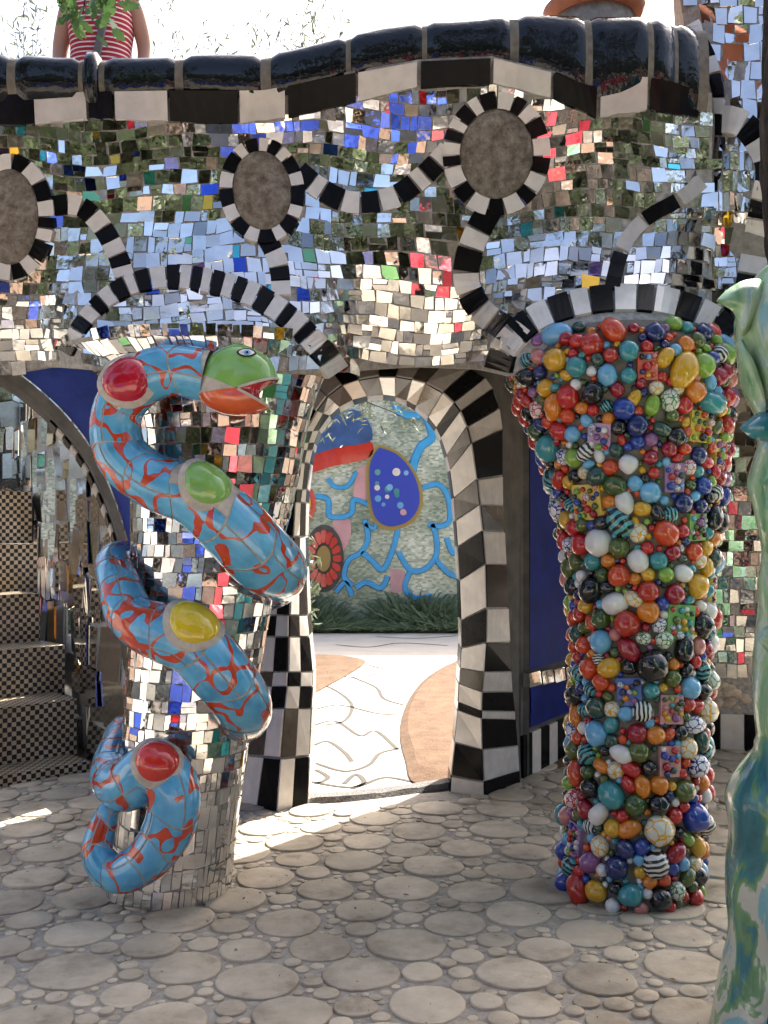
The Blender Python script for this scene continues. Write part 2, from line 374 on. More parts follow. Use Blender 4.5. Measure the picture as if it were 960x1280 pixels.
for ln in lines:
    pts = [G(p[0], p[1]) for p in catmull(ln, 6)]; V, Fc = [], []
    for i, p in enumerate(pts):
        t = (pts[min(i+1, len(pts)-1)]-pts[max(0, i-1)]).normalized(); s = Vector((-t.y, t.x, 0))*0.017
        V += [p+s+Vector((0, 0, -0.008)), p-s+Vector((0, 0, -0.008))]
    for i in range(len(pts)-1): Fc.append((2*i, 2*i+1, 2*i+3, 2*i+2))
    mesh('incised_line', V, Fc, M['groove'], path)
# gravel threshold strip
gp = [G(p[0], p[1]) for p in catmull([(372, 1003), (430, 1000), (500, 992), (566, 982)], 6)]; V, Fc = [], []
for i, p in enumerate(gp):
    for dy, dz in ((-0.05, 0.0), (-0.03, 0.03), (0.06, 0.035), (0.1, 0.0)): V.append(p+Vector((0, dy, dz+random.uniform(-0.004, 0.004))))
for i in range(len(gp)-1):
    for k in range(3): Fc.append((4*i+k, 4*i+k+1, 4*i+5+k, 4*i+4+k))
tag(mesh('threshold_kerb', V, Fc, M['gravel']), kind='structure')

# ================================================================== MIRROR MOSAIC WALL (facade)
def band_pts(lst): return [p for p in catmull(lst, 8)]
CT = [(-120, 70), (0, 72), (75, 78), (140, 74), (200, 76), (330, 72), (435, 50), (530, 31), (640, 24), (780, 22), (900, 24)]
CB = [(-120, 128), (0, 126), (100, 124), (215, 122), (330, 122), (440, 101), (525, 86), (615, 82), (690, 100), (740, 118), (800, 104), (840, 112), (900, 132)]
RB = [(-120, 160), (0, 160), (45, 158), (110, 151), (215, 155), (300, 158), (358, 150), (447, 130), (520, 112), (615, 108), (688, 125), (745, 150), (810, 140), (868, 150), (900, 155)]
BOT = [(-120, 472), (0, 468), (60, 458), (110, 462), (400, 468), (420, 464), (520, 458), (600, 461), (640, 470), (900, 470)]
def FY(px, py):
    t = (py-150)/310.0
    Y = 4.46+0.18*max(0, (t-0.28)/0.72)**1.6
    if t < 0.25: Y -= 0.10*(0.25-t)**1.5*4
    def colb(cx, hw, top, amt):
        s = max(0, 1-((px-cx)/hw)**2); return amt*math.sqrt(s)*sstep(top, 450, py), sstep(0, 0.5, s)*sstep(top, 420, py)
    for cx, hw, top, fr in ((250, 202, 210, 4.14), (776, 188, 230, 4.12)):
        b, s = colb(cx, hw, top, 1.0)
        Y = lerp(Y, lerp(4.46, fr, b), s)
    Y += 0.018*math.sin(px/62.0+py/90.0)+0.012*math.sin(py/37.0-px/110.0)
    if px > 820: Y += 0.12*sstep(820, 890, px)
    return Y
def fac(px, py): return P(px, py, FY(px, py))
def fac_n(px, py):
    a, b, c = fac(px, py), fac(px+3, py), fac(px, py+3); n = (b-a).cross(c-a).normalized()
    return n if n.dot(CAMP-a) > 0 else -n
wall = thing('mosaic_wall', (0, 4.5, 0), 'tall curved wall of small mirror tiles with a glossy black coping above the doorway', 'wall')
rows = []
for j in range(0, 46):
    r = []
    for i in range(0, 120):
        px = lerp(-320, 890, i/119); py = lerp(interp(CB, px)-12, interp(BOT, px), j/45); r.append(fac(px, py))
    rows.append(r)
# lower lip curls back under the wall
last = rows[-1]
rows.append([p+Vector((0, 0.10, 0.012)) for p in last]); rows.append([p+Vector((0, 0.5, 0.13)) for p in last])
grid_mesh('grout_bed', rows, M['grout'], wall)
RINGS = [(14, 272, 37, 60, 19, 0.0, 17), (328, 240, 37, 51, 16, -0.12, 18), (620, 193, 46, 57, 21, 0.05, 20)]
BANDS = [('b1', [(84, 442), (110, 398), (150, 364), (205, 348), (265, 354), (320, 372), (365, 402), (400, 438), (420, 466)], 24, 26),
    ('b2', [(66, 258), (100, 258), (128, 284), (148, 322), (156, 348)], 25, 8),
    ('b3', [(372, 214), (402, 238), (440, 254), (490, 248), (530, 220), (562, 186)], 27, 10),
    ('b4', [(612, 262), (590, 305), (582, 350), (602, 386), (640, 416), (655, 428)], 32, 8),
    ('b5', [(332, 296), (348, 330), (352, 372)], 24, 4),
    ('b6', [(878, 226), (850, 248), (810, 272), (785, 298), (772, 330), (764, 366)], 19, 4),
    ('b7', [(624, 464), (634, 434), (662, 404), (708, 384), (768, 374), (832, 378), (884, 396), (918, 424), (934, 452)], 32, 15)]
bandpolys = [(band_pts(p), wd) for _, p, wd, _ in BANDS]
def near_band(px, py):
    for pts, wd in bandpolys:
        for p in pts:
            if (p[0]-px)**2+(p[1]-py)**2 < (wd*0.42)**2: return True
    return False
def arch7(px): return interp([(624, 455), (640, 428), (690, 392), (760, 375), (830, 378), (880, 396), (915, 424)], px)
def skipf(px, py):
    if py < interp(RB, px)-4 or py > interp(BOT, px)-3: return True
    for cx, cy, rx, ry, wd, rot, nn in RINGS:
        if ((px-cx)/(rx+wd*0.8))**2+((py-cy)/(ry+wd*0.8))**2 < 1: return True
    if 630 < px < 925 and py > arch7(px)+5: return True
    return near_band(px, py)
def fw(u, v):
    k = 16.5 if v < 380 else 17
    if 330 < u < 420 and v > 360: k = 13
    return k
cl = cells(-310, 882, 105, 475, lambda v: 15.5, fw)
def warp(u, v): return u+4*math.sin(v/37.0+u/120.0), v+6*math.sin(u/71.0)+3*math.sin(u/29.0+v/50.0)
def pickf(u, v, c):
    r = random.random()
    if v > 380: return M['mir'][2] if r < 0.45 else M['mir'][0] if r < 0.8 else M['mir'][1]
    if u < 420 and r < 0.06: return random.choice(M['glass'][:2]+M['glass'])
    if r < 0.02: return random.choice(M['glass'])
    return pick_mirror(0, 0.08)(u, v, c)
pieces(wall, 'mirror_tile', tile_surface(lambda u, v: fac(*warp(u, v)), cl, lambda u, v: skipf(*warp(u, v)), (0.5, 0.5), math.radians(5.5), pickf))
def band_tiles(parent, pts, wd, n, surf, nrm, off, mats, name='tile', vary=0.25, pname='tile_band', th=0.02, taper=None):
    part = thing_part(parent, pname, surf(*pts[len(pts)//2][:2]))
    ws = [random.uniform(1-vary, 1+vary) for _ in range(n)]; s = sum(ws); ts = [0]
    for x in ws: ts.append(ts[-1]+x/s)
    for i in range(n):
        t0, t1 = ts[i], ts[i+1]; g = 0.0028*20/n
        smp, L = resample(pts, [t0+g, lerp(t0, t1, 0.33), lerp(t0, t1, 0.66), t1-g]); e, _ = resample(pts, [max(0, t0-0.01), min(1, t1+0.01)])
        A, B = [], []
        for k, p in enumerate(smp):
            q0 = smp[max(0, k-1)]; q1 = smp[min(3, k+1)]; dx, dy = q1[0]-q0[0], q1[1]-q0[1]; l = math.hypot(dx, dy) or 1
            nx, ny = -dy/l, dx/l; tt = lerp(t0, t1, k/3); hw = wd/2*(taper(tt) if taper else 1)
            nn = nrm(p[0], p[1])
            A.append(surf(p[0]+nx*hw, p[1]+ny*hw)+nn*off); B.append(surf(p[0]-nx*hw, p[1]-ny*hw)+nn*off)
        top = A+B[::-1]; nm = nrm(*smp[1][:2]); m = mats[i % len(mats)]
        V = top+[p-nm*th for p in top]; k = 8
        Fc = [(j, j+1, 6-j, 7-j) for j in range(3)]+[(i2, i2+k, (i2+1) % k+k, (i2+1) % k) for i2 in range(k)]
        mesh(name, V, Fc, m, part)
    return part
def thing_part(parent, name, loc):
    """a part made of pieces: an Empty under the thing"""
    o = bpy.data.objects.new(name, None); COL.objects.link(o); o.empty_display_size = 0.05
    o.parent = parent; o.location = Vector(loc)-WL[parent.name]; WL[o.name] = Vector(loc); return o
BW = [M['black_tile'], M['white_tile']]
for (nm, pp, wd, n), (pts, _) in zip(BANDS, bandpolys):
    mats = [M['grey_tile'], M['black_tile']] if nm == 'b6' else BW
    band_tiles(wall, pts, wd, n, fac, fac_n, 0.014, mats, taper=(lambda t: 0.72+0.5*min(1, t*2.2)) if nm == 'b1' else None)
# stone medallions in rings of black and white tiles
for cx, cy, rx, ry, wd, rot, n in RINGS:
    cr, sr = math.cos(rot), math.sin(rot)
    el = lambda a, k: (cx+cr*(rx+k)*math.cos(a)-sr*(ry+k)*math.sin(a), cy+sr*(rx+k)*math.cos(a)+cr*(ry+k)*math.sin(a))
    pts = [el(2*PI*i/72, wd*0.5) for i in range(73)]
    band_tiles(wall, pts, wd, n*2//2+(n % 2), fac, fac_n, 0.022, BW, pname='tile_ring', th=0.03, vary=0.35)
    nrm = fac_n(cx, cy); rws = []
    for f, dp in ((1.04, -0.01), (1.0, 0.012), (0.93, 0.024), (0.8, 0.032), (0.6, 0.038), (0.35, 0.042), (0.0, 0.043)):
        rws.append([fac(*(lambda e: (cx+(e[0]-cx)*f*(1+0.03*math.sin(3*i+cx)), cy+(e[1]-cy)*f))(el(2*PI*i/40, 0)))+nrm*(dp+0.010*noise.noise(Vector((math.cos(2*PI*i/40)*f*2.5, math.sin(2*PI*i/40)*f*2.5, cx)))) for i in range(40)])
    grid_mesh('stone_medallion', rws, M['stone'], wall, closed=True)
# coping: glossy black rolled tiles with grey joints, then a row of black and white tiles
def cop(px, s, off=0.0):
    t0, b0 = interp(CT, px), interp(CB, px); r = P(px, b0-5, 4.36).z; zt = P(px, t0, 4.42).z; hh = zt-r
    a = lerp(-0.95, 2.9, s)
    yc = 4.46; ca, sa = math.cos(a), math.sin(a); y = yc-(0.13+off)*math.copysign(abs(ca)**0.7, ca); z = r+hh*0.42+(hh*0.58+off)*math.copysign(abs(sa)**0.85, sa)
    if px > 800: y += 0.10*sstep(800, 880, px)
    x = (px-480)/F*4.40; z += 0.006*math.sin(px/33.0)
    return Vector((x, y, z))
coping = thing_part(wall, 'coping', cop(400, 0.5))
grid_mesh('joint_bed', [[cop(px, s/14, -0.006) for px in range(-320, 891, 10)] for s in range(15)], M['dark_cement'], coping)
JT = [(-320, 3), (-240, 10), (-150, 10), (-60, 10), (20, 12), (106, 6), (131, 8), (227, 11), (334, 15), (436, 5), (530, 5), (641, 12), (733, 9), (810, 9), (846, 5), (880, 4)]
for (a, wa), (b, wb) in zip(JT, JT[1:]):
    x0, x1 = a+wa*0.33, b-wb*0.33; n = max(4, int((x1-x0)/10)); bul = 0.007 if b != 131 else 0.028
    rws = []
    for s in range(15):
        r = []
        for i in range(n+1):
            u = i/n; e = min(1, min(u, 1-u)*(x1-x0)/2.5); e = math.sqrt(max(0, 1-(1-e)**2)); r.append(cop(lerp(x0, x1, u), s/14, -0.008+(bul+0.008)*e))
        rws.append(r)
    grid_mesh('tile', rws, M['black_glaze'], coping)
RW = [(-318, -250, 0), (-248, -180, 1), (-178, -102, 0), (-100, -30, 1), (-30, 45, 0), (45, 111, 1), (112, 144, 0), (145, 212, 1), (213, 299, 0), (300, 358, 1), (360, 446, 0), (447, 522, 1), (525, 613, 0), (615, 688, 1), (690, 745, 0), (748, 808, 1), (811, 872, 0)]
rowpart = thing_part(wall, 'tile_row', fac(400, 130))
for a, b, wh in RW:
    n = 5; T = [fac(lerp(a+1, b-1, i/n), interp(CB, lerp(a, b, i/n))-4)+Vector((0, -0.04, 0)) for i in range(n+1)]
    Bt = [fac(lerp(a+1, b-1, i/n), interp(RB, lerp(a, b, i/n))-random.uniform(0, 2))+Vector((0, -0.022, 0)) for i in range(n+1)]
    V = T+Bt+[p+Vector((0, 0.05, 0)) for p in T]+[p+Vector((0, 0.03, 0)) for p in Bt]; k = n+1
    Fc = [(i, i+1, k+i+1, k+i) for i in range(n)]+[(i, 2*k+i, 2*k+i+1, i+1) for i in range(n)]+[(k+i, k+i+1, 3*k+i+1, 3*k+i) for i in range(n)]+[(0, k, 3*k, 2*k), (n, 2*k+n, 3*k+n, k+n)]
    mesh('tile', V, Fc, M['grey_tile'] if wh else M['black_tile'], rowpart)
# body of the wall behind the mosaic and the terrace slab
def box(name, lo, hi, mat, parent=None):
    x0, y0, z0 = lo; x1, y1, z1 = hi
    V = [Vector(p) for p in ((x0, y0, z0), (x1, y0, z0), (x1, y1, z0), (x0, y1, z0), (x0, y0, z1), (x1, y0, z1), (x1, y1, z1), (x0, y1, z1))]
    return mesh(name, V, [(0, 3, 2, 1), (4, 5, 6, 7), (0, 1, 5, 4), (1, 2, 6, 5), (2, 3, 7, 6), (3, 0, 4, 7)], mat, parent)
box('wall_core', (-2.85, 4.74, 2.55), (1.42, 4.80, 3.5), M['cement'], wall)
terr = box('terrace', (-1.35, 4.82, 2.52), (3.4, 6.35, 3.0), M['cement']); tag(terr, kind='structure')
tp_ = [Vector(p) for p in ((0.99, 6.352, 2.98), (3.7, 6.352, 2.98), (3.7, 6.75, 2.98), (2.2, 7.12, 2.98), (1.25, 6.92, 2.98))]
tag(mesh('terrace', tp_+[p-Vector((0, 0, 0.46)) for p in tp_], [(0, 1, 2, 3, 4), (9, 8, 7, 6, 5)]+[(i, i+5, (i+1) % 5+5, (i+1) % 5) for i in range(5)], M['cement']), kind='structure')
tag(box('terrace', (3.402, 4.82, 2.52), (4.2, 6.35, 3.0), M['cement']), kind='structure')

# ================================================================== MIRROR TOWER (right)
TB = [(-120, 900), ]
def TY(px, py):
    Y = 4.62-0.55*((px-872)/190.0)**0.9 if px > 872 else 4.62
    Y += 0.42*max(0, (260-py)/300.0)                       # leans back towards the top
    Y += 0.16*math.exp(-((py-300)/70.0)**2)*sstep(875, 930, px)
    Y += 0.012*math.sin(px/9.0+py/40.0)
    return Y
def tow(px, py): return P(px, py, TY(px, py))
def tow_n(px, py):
    a, b, c = tow(px, py), tow(px+3, py), tow(px, py+3); n = (b-a).cross(c-a).normalized(); return n if n.dot(CAMP-a) > 0 else -n
tower = thing('mosaic_tower', (1.75, 4.5, 0), 'leaning tower face of sky reflecting mirror tiles beside the dark tree trunk', 'wall')
TL = lambda py: interp([(-80, 842), (0, 856), (60, 872), (140, 886), (230, 888), (460, 872)], py)
grid_mesh('grout_bed', [[tow(lerp(TL(py), 1080, i/24), py) for i in range(25)] for py in range(-80, 471, 10)], M['grout'], tower)
b8 = band_pts([(884, 152), (918, 152), (945, 172), (962, 212), (952, 270), (944, 318), (934, 372)]); b9 = band_pts([(864, 30), (884, 70), (896, 118), (892, 170)])
def skipt(px, py):
    if px < TL(py)+3: return True
    for pts, wd in ((b8, 34), (b9, 20)):
        for p in pts:
            if (p[0]-px)**2+(p[1]-py)**2 < (wd*0.42)**2: return True
    return False
clt = cells(850, 1075, -75, 150, lambda v: 24, lambda u, v: 21)+cells(872, 1075, 150, 455, lambda v: 21 if v < 300 else 15, lambda u, v: 9 if u < 900 else 12)
def pickt(u, v, c):
    if v < 160 and u > 900: return M['mir'][0]
    return pick_mirror(0.05, 0.2)(u, v, c)
pieces(tower, 'mirror_tile', tile_surface(tow, clt, skipt, (0.5, 0.5), math.radians(6.0), pickt))
band_tiles(tower, b8, 34, 11, tow, tow_n, 0.014, BW); band_tiles(tower, b9, 20, 6, tow, tow_n, 0.014, [M['white_tile'], M['black_tile']])
# rough cement ridge in the crease
rws = []
for i, p in enumerate(band_pts([(866, 52), (876, 95), (886, 150), (888, 208)])):
    c = tow(p[0]-4, p[1])+Vector((0, -0.05, 0)); rr = 0.026*math.sin(PI*min(0.97, max(0.06, i/24)))**0.6
    rws.append([c+Vector((math.cos(a)*rr, math.sin(a)*rr*1.3, 0)) for a in [2*PI*k/10 for k in range(10)]])
grid_mesh('cement_ridge', rws, M['stone'], tower, closed=True)
# back of the tower so that it is solid
mesh('tower_core', [tow(TL(py), py)+Vector((0, 0.05, 0)) for py in (-80, 200, 460)]+[tow(1080, py)+Vector((0, 0.25, 0)) for py in (-80, 200, 460)]+[Vector((1.55, 5.2, z)) for z in (4.3, 3.2, 2.3)]+[Vector((2.5, 5.2, z)) for z in (4.3, 3.2, 2.3)],
     [(0, 1, 4, 3), (1, 2, 5, 4), (6, 9, 10, 7), (7, 10, 11, 8), (0, 6, 7, 1), (1, 7, 8, 2), (3, 4, 10, 9), (4, 5, 11, 10), (0, 3, 9, 6)], M['cement'], tower)

# ================================================================== MIRROR COLUMN (carries the snake)
def col_table(tab, Yb, Yt):
    """tab: (py, left px, right px) -> rows (z, cx, rx, Yc)"""
    out = []; p0, p1 = tab[0][0], tab[-1][0]
    for py, l, r in tab:
        Yc = lerp(Yt, Yb, (py-p0)/(p1-p0)); out.append((H+(HY-py)/F*Yc, ((l+r)/2-480)/F*Yc, (r-l)/2/F*Yc, Yc))
    z = [o[0] for o in out]; z0 = z[-1]
    return [(o[0]-z0*max(0, 1-(o[0]-z0)/0.6), *o[1:]) for o in out][::-1]
MC = col_table([(436, 82, 420), (452, 98, 412), (470, 124, 404), (500, 150, 392), (540, 162, 382), (600, 166, 372), (700, 166, 348), (800, 163, 331), (900, 157, 313), (1000, 150, 300), (1080, 143, 290), (1118, 136, 287)], 4.29, 4.46)
def gen_col(tab, ryk):
    def f(a, z):
        i = 0
        while i < len(tab)-2 and tab[i+1][0] < z: i += 1
        t = (z-tab[i][0])/(tab[i+1][0]-tab[i][0]); t = max(-0.05, min(1.05, t))
        cx, rx, Yc = (lerp(tab[i][k], tab[i+1][k], t) for k in (1, 2, 3))
        ry = ryk(rx); return Vector((cx+rx*math.sin(a), Yc-ry*math.cos(a), z))
    return f
mcol = gen_col(MC, lambda rx: min(rx, 0.24+(rx-0.24)*0.42))
zt = MC[-1][0]
column = thing('mirror_column', (MC[0][1], MC[0][3], 0), 'flaring column of mirror tiles with a blue snake wound round it', 'column')
grid_mesh('grout_bed', [[mcol(2*PI*k/48, z) for k in range(48)] for z in np.linspace(-0.01, zt, 46)], M['grout'], column, closed=True)
def sk(a, z): return near_band(*scr(mcol(a, z))) and z > 2.1
rx_at = lambda z: interp([(r[0], r[2]) for r in MC], z)
cc = cells(-PI*0.98, PI*0.98, 0.003, zt-0.01, lambda z: 0.076 if z < 0.5 else 0.06, lambda a, z: (0.036 if z < 0.5 else 0.048)/rx_at(z))
def pickc(a, z, c):
    r = random.random()
    if z > 0.55 and r < 0.06: return random.choice(M['glass'][:2]+M['glass'])
    r = random.random()
    if z < 0.6: return M['mir'][2] if r < 0.5 else M['mir'][1] if r < 0.8 else M['mir'][0]
    return M['mir'][3] if r < 0.14 else M['mir'][1] if r < 0.3 else M['mir'][2] if r < 0.55 else M['mir'][0]
pieces(column, 'mirror_tile', tile_surface(mcol, cc, sk, (0.005, 0.0016), math.radians(3.2), pickc))

# ================================================================== DOORWAY ARCH of black and white tiles
DI = [(384, 1006, 5.60), (388, 900, 5.65), (390, 840, 5.7), (383, 760, 5.7), (381, 640, 5.7), (388, 570, 5.72), (402, 530, 5.75), (432, 503, 5.78), (475, 492, 5.8), (515, 503, 5.82), (545, 533, 5.85), (562, 580, 5.85), (570, 640, 5.85), (575, 720, 5.85), (578, 800, 5.85), (575, 850, 5.86), (572, 900, 5.87), (563, 990, 5.87)]
DE = [(345, 1014, 5.47), (354, 900, 5.5), (360, 840, 5.5), (362, 760, 5.5), (368, 640, 5.5), (374, 570, 5.5), (386, 530, 5.5), (418, 487, 5.5), (468, 471, 5.5), (525, 476, 5.5), (567, 502, 5.55), (588, 545, 5.58), (599, 620, 5.6), (606, 700, 5.62), (608, 790, 5.65), (603, 860, 5.68), (602, 910, 5.72), (605, 996, 5.77)]
DO = [(300, 1003, 5.65), (318, 900, 5.7), (325, 840, 5.7), (333, 760, 5.7), (342, 640, 5.7), (350, 570, 5.7), (362, 520, 5.7), (400, 468, 5.7), (465, 452, 5.7), (545, 452, 5.75), (605, 472, 5.8), (626, 525, 5.85), (628, 620, 5.9), (632, 700, 5.95), (636, 790, 6.0), (640, 860, 6.05), (645, 910, 6.1), (650, 978, 6.09)]
NP = len(DI)-1
def curve3(tab):
    c = catmull(tab, 10); V = [P(*p) for p in c]
    for v in V: v.z = max(v.z, 0.0)
    for k in range(6):
        V[k].z *= k/6+0.0 if V[k].z < 0.12 else 1
    return V
cI, cE, cO = curve3(DI), curve3(DE), curve3(DO)
cJ = [p+Vector((0.0, 0.24, 0)) for p in cI]
def at(c, t):
    x = min(len(c)-1.001, max(0, t*(len(c)-1))); i = int(x); return c[i].lerp(c[i+1], x-i)
door = thing('doorway_arch', (0.0, 5.7, 0), 'arched doorway faced with black and white chequered tiles opening to the sunlit garden', 'archway')
# backing
grid_mesh('backing', [[p+Vector((0, 0.012, 0)) for p in c] for c in (cO, cE, cI, cJ)], M['grout'], door, smooth=False)
ts = [0.0]; tpos = 0
while ts[-1] < 1:
    t = ts[-1]; leg = t < 0.36 or t > 0.64
    ts.append(t+(random.choice((0.012, 0.018, 0.024, 0.030, 0.035)) if leg else 0.022*random.uniform(0.8, 1.3)))
ts[-1] = 1.0
cols = [('J', cJ, cI), ('IE', cI, cE), ('EO', cE, cO)]
TN = (Vector((0, -1, 0)))
for ci, (nm, A, B) in enumerate(cols):
    for ri in range(len(ts)-1):
        t0, t1 = ts[ri]+0.0007, ts[ri+1]-0.0007
        left = (t0+t1)/2 < 0.40
        subs = [(0.02, 0.49), (0.51, 0.98)] if (left and nm != 'J') else [(0.015, 0.985)]
        for si, (a, b) in enumerate(subs):
            kk = {'J': 0, 'IE': 1, 'EO': 3}[nm] if left else ci
            q4 = [at(A, t0).lerp(at(B, t0), a), at(A, t0).lerp(at(B, t0), b), at(A, t1).lerp(at(B, t1), b), at(A, t1).lerp(at(B, t1), a)]
            n, ce = fit_normal(q4)
            if nm == 'J':
                n = Vector((1, 0, 0)) if (left and t0 < 0.35) else Vector((-1, 0, 0)) if t0 > 0.65 else Vector((0, 0, -1))
            blk = (ri+kk+si) % 2
            m = M['black_tile'] if blk else (M['white_tile'] if not (nm == 'EO' and not left) else M['grey_tile'])  # white tiles on the right outer face greyed to carry its shade
            if blk and random.random() < 0.15: m = M['smoke_tile']
            J = lambda: Vector((random.uniform(-.002, .002), 0, random.uniform(-.002, .002)))
            V, Fc = prism([p+n*0.006+J() for p in q4], n, 0.012); mesh('tile', V, Fc, m, door)
# plastered wall round the doorway: left filler, right filler
nO = len(cO); half = nO//2
fl = [cO[i]+Vector((0, 0.02, 0)) for i in range(half)]
grid_mesh('plaster', [fl, [Vector((-1.22, 5.75, p.z)) for p in fl]], M['dark_render'], door, smooth=False)
fr = [cO[i]+Vector((0, 0.015, 0)) for i in range(half, nO)]
grid_mesh('plaster', [fr, [Vector((0.86, 6.2, p.z)) for p in fr]], M['dark_render'], door, smooth=False)
ztop = 2.54
tp = [p for p in cO if p.z > 1.9]
grid_mesh('plaster', [[p+Vector((0, 0.02, 0)) for p in tp], [Vector((p.x*1.02, p.y+0.05, ztop)) for p in tp]], M['dark_render'], door, smooth=False)
# garden side of the doorway wall
mesh('garden_face', [Vector(p) for p in ((-1.25, 6.14, 0), (-0.53, 6.14, 0), (-0.53, 6.14, 2.0), (-0.3, 6.14, 2.36), (0.18, 6.14, 2.36), (0.44, 6.14, 2.0), (0.47, 6.14, 0), (0.9, 6.2, 0), (0.9, 6.2, 2.52), (-1.25, 6.14, 2.52))],
     [(0, 1, 2, 9), (9, 2, 3), (9, 3, 4, 8), (8, 4, 5), (8, 5, 6, 7)], M['dark_render'], door)

# ================================================================== RECESS WALL right of the doorway
rec = thing('recess_wall', (1.6, 6.8, 0), 'dark recess wall with a deep blue painted panel and striped tile base behind the bead column', 'wall')
W0, W1, W2, W3 = Vector((0.84, 6.16, 0)), Vector((1.28, 6.86, 0)), Vector((2.2, 7.05, 0)), Vector((3.6, 6.7, 0))
for a, b in ((W0, W1),):
    mesh('wall_face', [a, b, b+Vector((0, 0, 2.52)), a+Vector((0, 0, 2.52))], [(0, 1, 2, 3)], M['dark_render'], rec)
d01 = (W1-W0).normalized(); n01 = Vector((d01.y, -d01.x, 0)) if Vector((d01.y, -d01.x, 0)).dot(CAMP-W0) > 0 else Vector((-d01.y, d01.x, 0))
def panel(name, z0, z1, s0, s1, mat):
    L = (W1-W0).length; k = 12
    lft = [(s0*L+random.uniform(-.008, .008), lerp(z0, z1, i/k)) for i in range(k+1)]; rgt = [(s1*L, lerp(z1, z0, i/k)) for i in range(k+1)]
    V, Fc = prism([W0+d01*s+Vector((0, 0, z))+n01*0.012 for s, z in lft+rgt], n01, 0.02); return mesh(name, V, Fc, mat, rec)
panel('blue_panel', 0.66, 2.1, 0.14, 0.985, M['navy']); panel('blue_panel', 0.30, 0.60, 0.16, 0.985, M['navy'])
# little mirror shelf
for i in range(4):
    a = W0+d01*(0.02+0.2*i)+Vector((0, 0, 0.655-0.012*i)); b = W0+d01*(0.205+0.2*i)+Vector((0, 0, 0.65-0.012*i))
    V, Fc = prism([a+n01*0.05, b+n01*0.045, b+n01*0.055+Vector((0, 0, -0.085)), a+n01*0.06+Vector((0, 0, -0.085))], n01, 0.05); mesh('mirror_shelf_tile', V, Fc, M['mir'][i % 2], rec)
def stripes(a, b, n, h):
    d = (b-a); nn = Vector((d.y, -d.x, 0)).normalized(); nn = nn if nn.dot(CAMP-a) > 0 else -nn
    for i in range(n):
        p, q_ = a+d*(i+0.02)/n, a+d*(i+0.98)/n
        V, Fc = prism([p+nn*0.02, q_+nn*0.02, q_+nn*0.02+Vector((0, 0, h)), p+nn*0.02+Vector((0, 0, h))], nn, 0.03); mesh('base_tile', V, Fc, BW[i % 2], rec)
stripes(W0+Vector((-0.0, 0.0, 0)), W1, 6, 0.27); stripes(W1, W2, 7, 0.25); stripes(W2, W3, 9, 0.25)
def ruled(a, b, z0, z1):
    return lambda u, v: a.lerp(b, u)+Vector((0, 0, v))
for a, b in ((W1, W2), (W2, W3)):
    s = ruled(a, b, 0, 2.5); L = (b-a).length
    mesh('grout_bed', [a, b, b+Vector((0, 0, 2.52)), a+Vector((0, 0, 2.52))], [(0, 1, 2, 3)], M['grout'], rec)
    pieces(rec, 'mirror_tile', tile_surface(s, cells(0, 1, 0.5, 2.5, lambda v: 0.085, lambda u, v: 0.075/L), lambda u, v: False, (0.003/L, 0.003), math.radians(4), pick_mirror(0.03, 0.62)), limit=90)  # extra dark mirrors put the recess shade into the tiles
    # band of flat pebbles between stripes and mirrors
    V2, F2 = [], []
    for k in range(int(L*60)):
        u, z, r = random.random(), random.uniform(0.29, 0.47), random.uniform(0.02, 0.036); c = s(u, z); dd = (b-a).normalized(); nn = Vector((dd.y, -dd.x, 0)); nn = nn if nn.dot(CAMP-c) > 0 else -nn
        bi = len(V2); V2 += [c+dd*r*1.3*math.cos(t)+Vector((0, 0, r*math.sin(t)*0.8))+nn*0.004 for t in np.linspace(0, 2*PI, 9)[:8]]+[c+nn*0.018]; F2 += [(bi+i, bi+(i+1) % 8, bi+8) for i in range(8)]
    tag(mesh('pebbles', V2, F2, M['paver'], rec, smooth=True), kind='stuff')

# ================================================================== BLUE ARCH WALL (left)
bw = thing('blue_arch_wall', (-1.2, 5.1, 0), 'side arch with deep blue painted face and grey edge beside the chequered stairs', 'arch')
CBL = [(-30, 442), (10, 458), (45, 482), (85, 520), (118, 565), (142, 618), (158, 668), (172, 730), (182, 820), (190, 1040)]
cb = [p for p in catmull(CBL, 6)]
fc = [P(p[0], p[1], 5.02) for p in cb]
for v in fc: v.z = max(0, v.z)
right = [Vector((P(290, 500, 5.02).x, 5.02, v.z)) for v in fc]
for p, r_ in zip(fc, right):
    pass
grid_mesh('blue_face', [fc, right], M['blue'], bw, smooth=False)
# grey rim turning back, then the black and white edging
rim0 = [p+Vector((-0.004, -0.012, -0.004)) for p in fc]; rim1 = [P(p[0]-8, p[1]+14 if p[1] < 700 else p[1], 5.06) for p in cb]; rim2 = [P(p[0]-11, p[1]+24 if p[1] < 700 else p[1], 5.3) for p in cb]
for r_ in (rim1, rim2):
    for v in r_: v.z = max(0, v.z)
grid_mesh('grey_rim', [rim0, rim1, rim2], M['dark_render'], bw, smooth=False)
n = 26
for i in range(n):
    t0, t1 = 0.30+0.70*i/n+0.002, 0.30+0.70*(i+1)/n-0.002; A, B = [at(rim1, t0), at(rim1, t1)], [at(rim2, t1), at(rim2, t0)]
    o4 = [p+Vector((-0.012, -0.006, -0.004)) for p in A]+[p+Vector((-0.012, -0.006, -0.004)) for p in B]
    A2 = [o4[0].lerp(o4[3], 0.30), o4[1].lerp(o4[2], 0.30), o4[2], o4[3]]; nn, ce = fit_normal(A2)
    V, Fc = prism(A2, nn, 0.01); mesh('tile', V, Fc, BW[i % 2], bw)

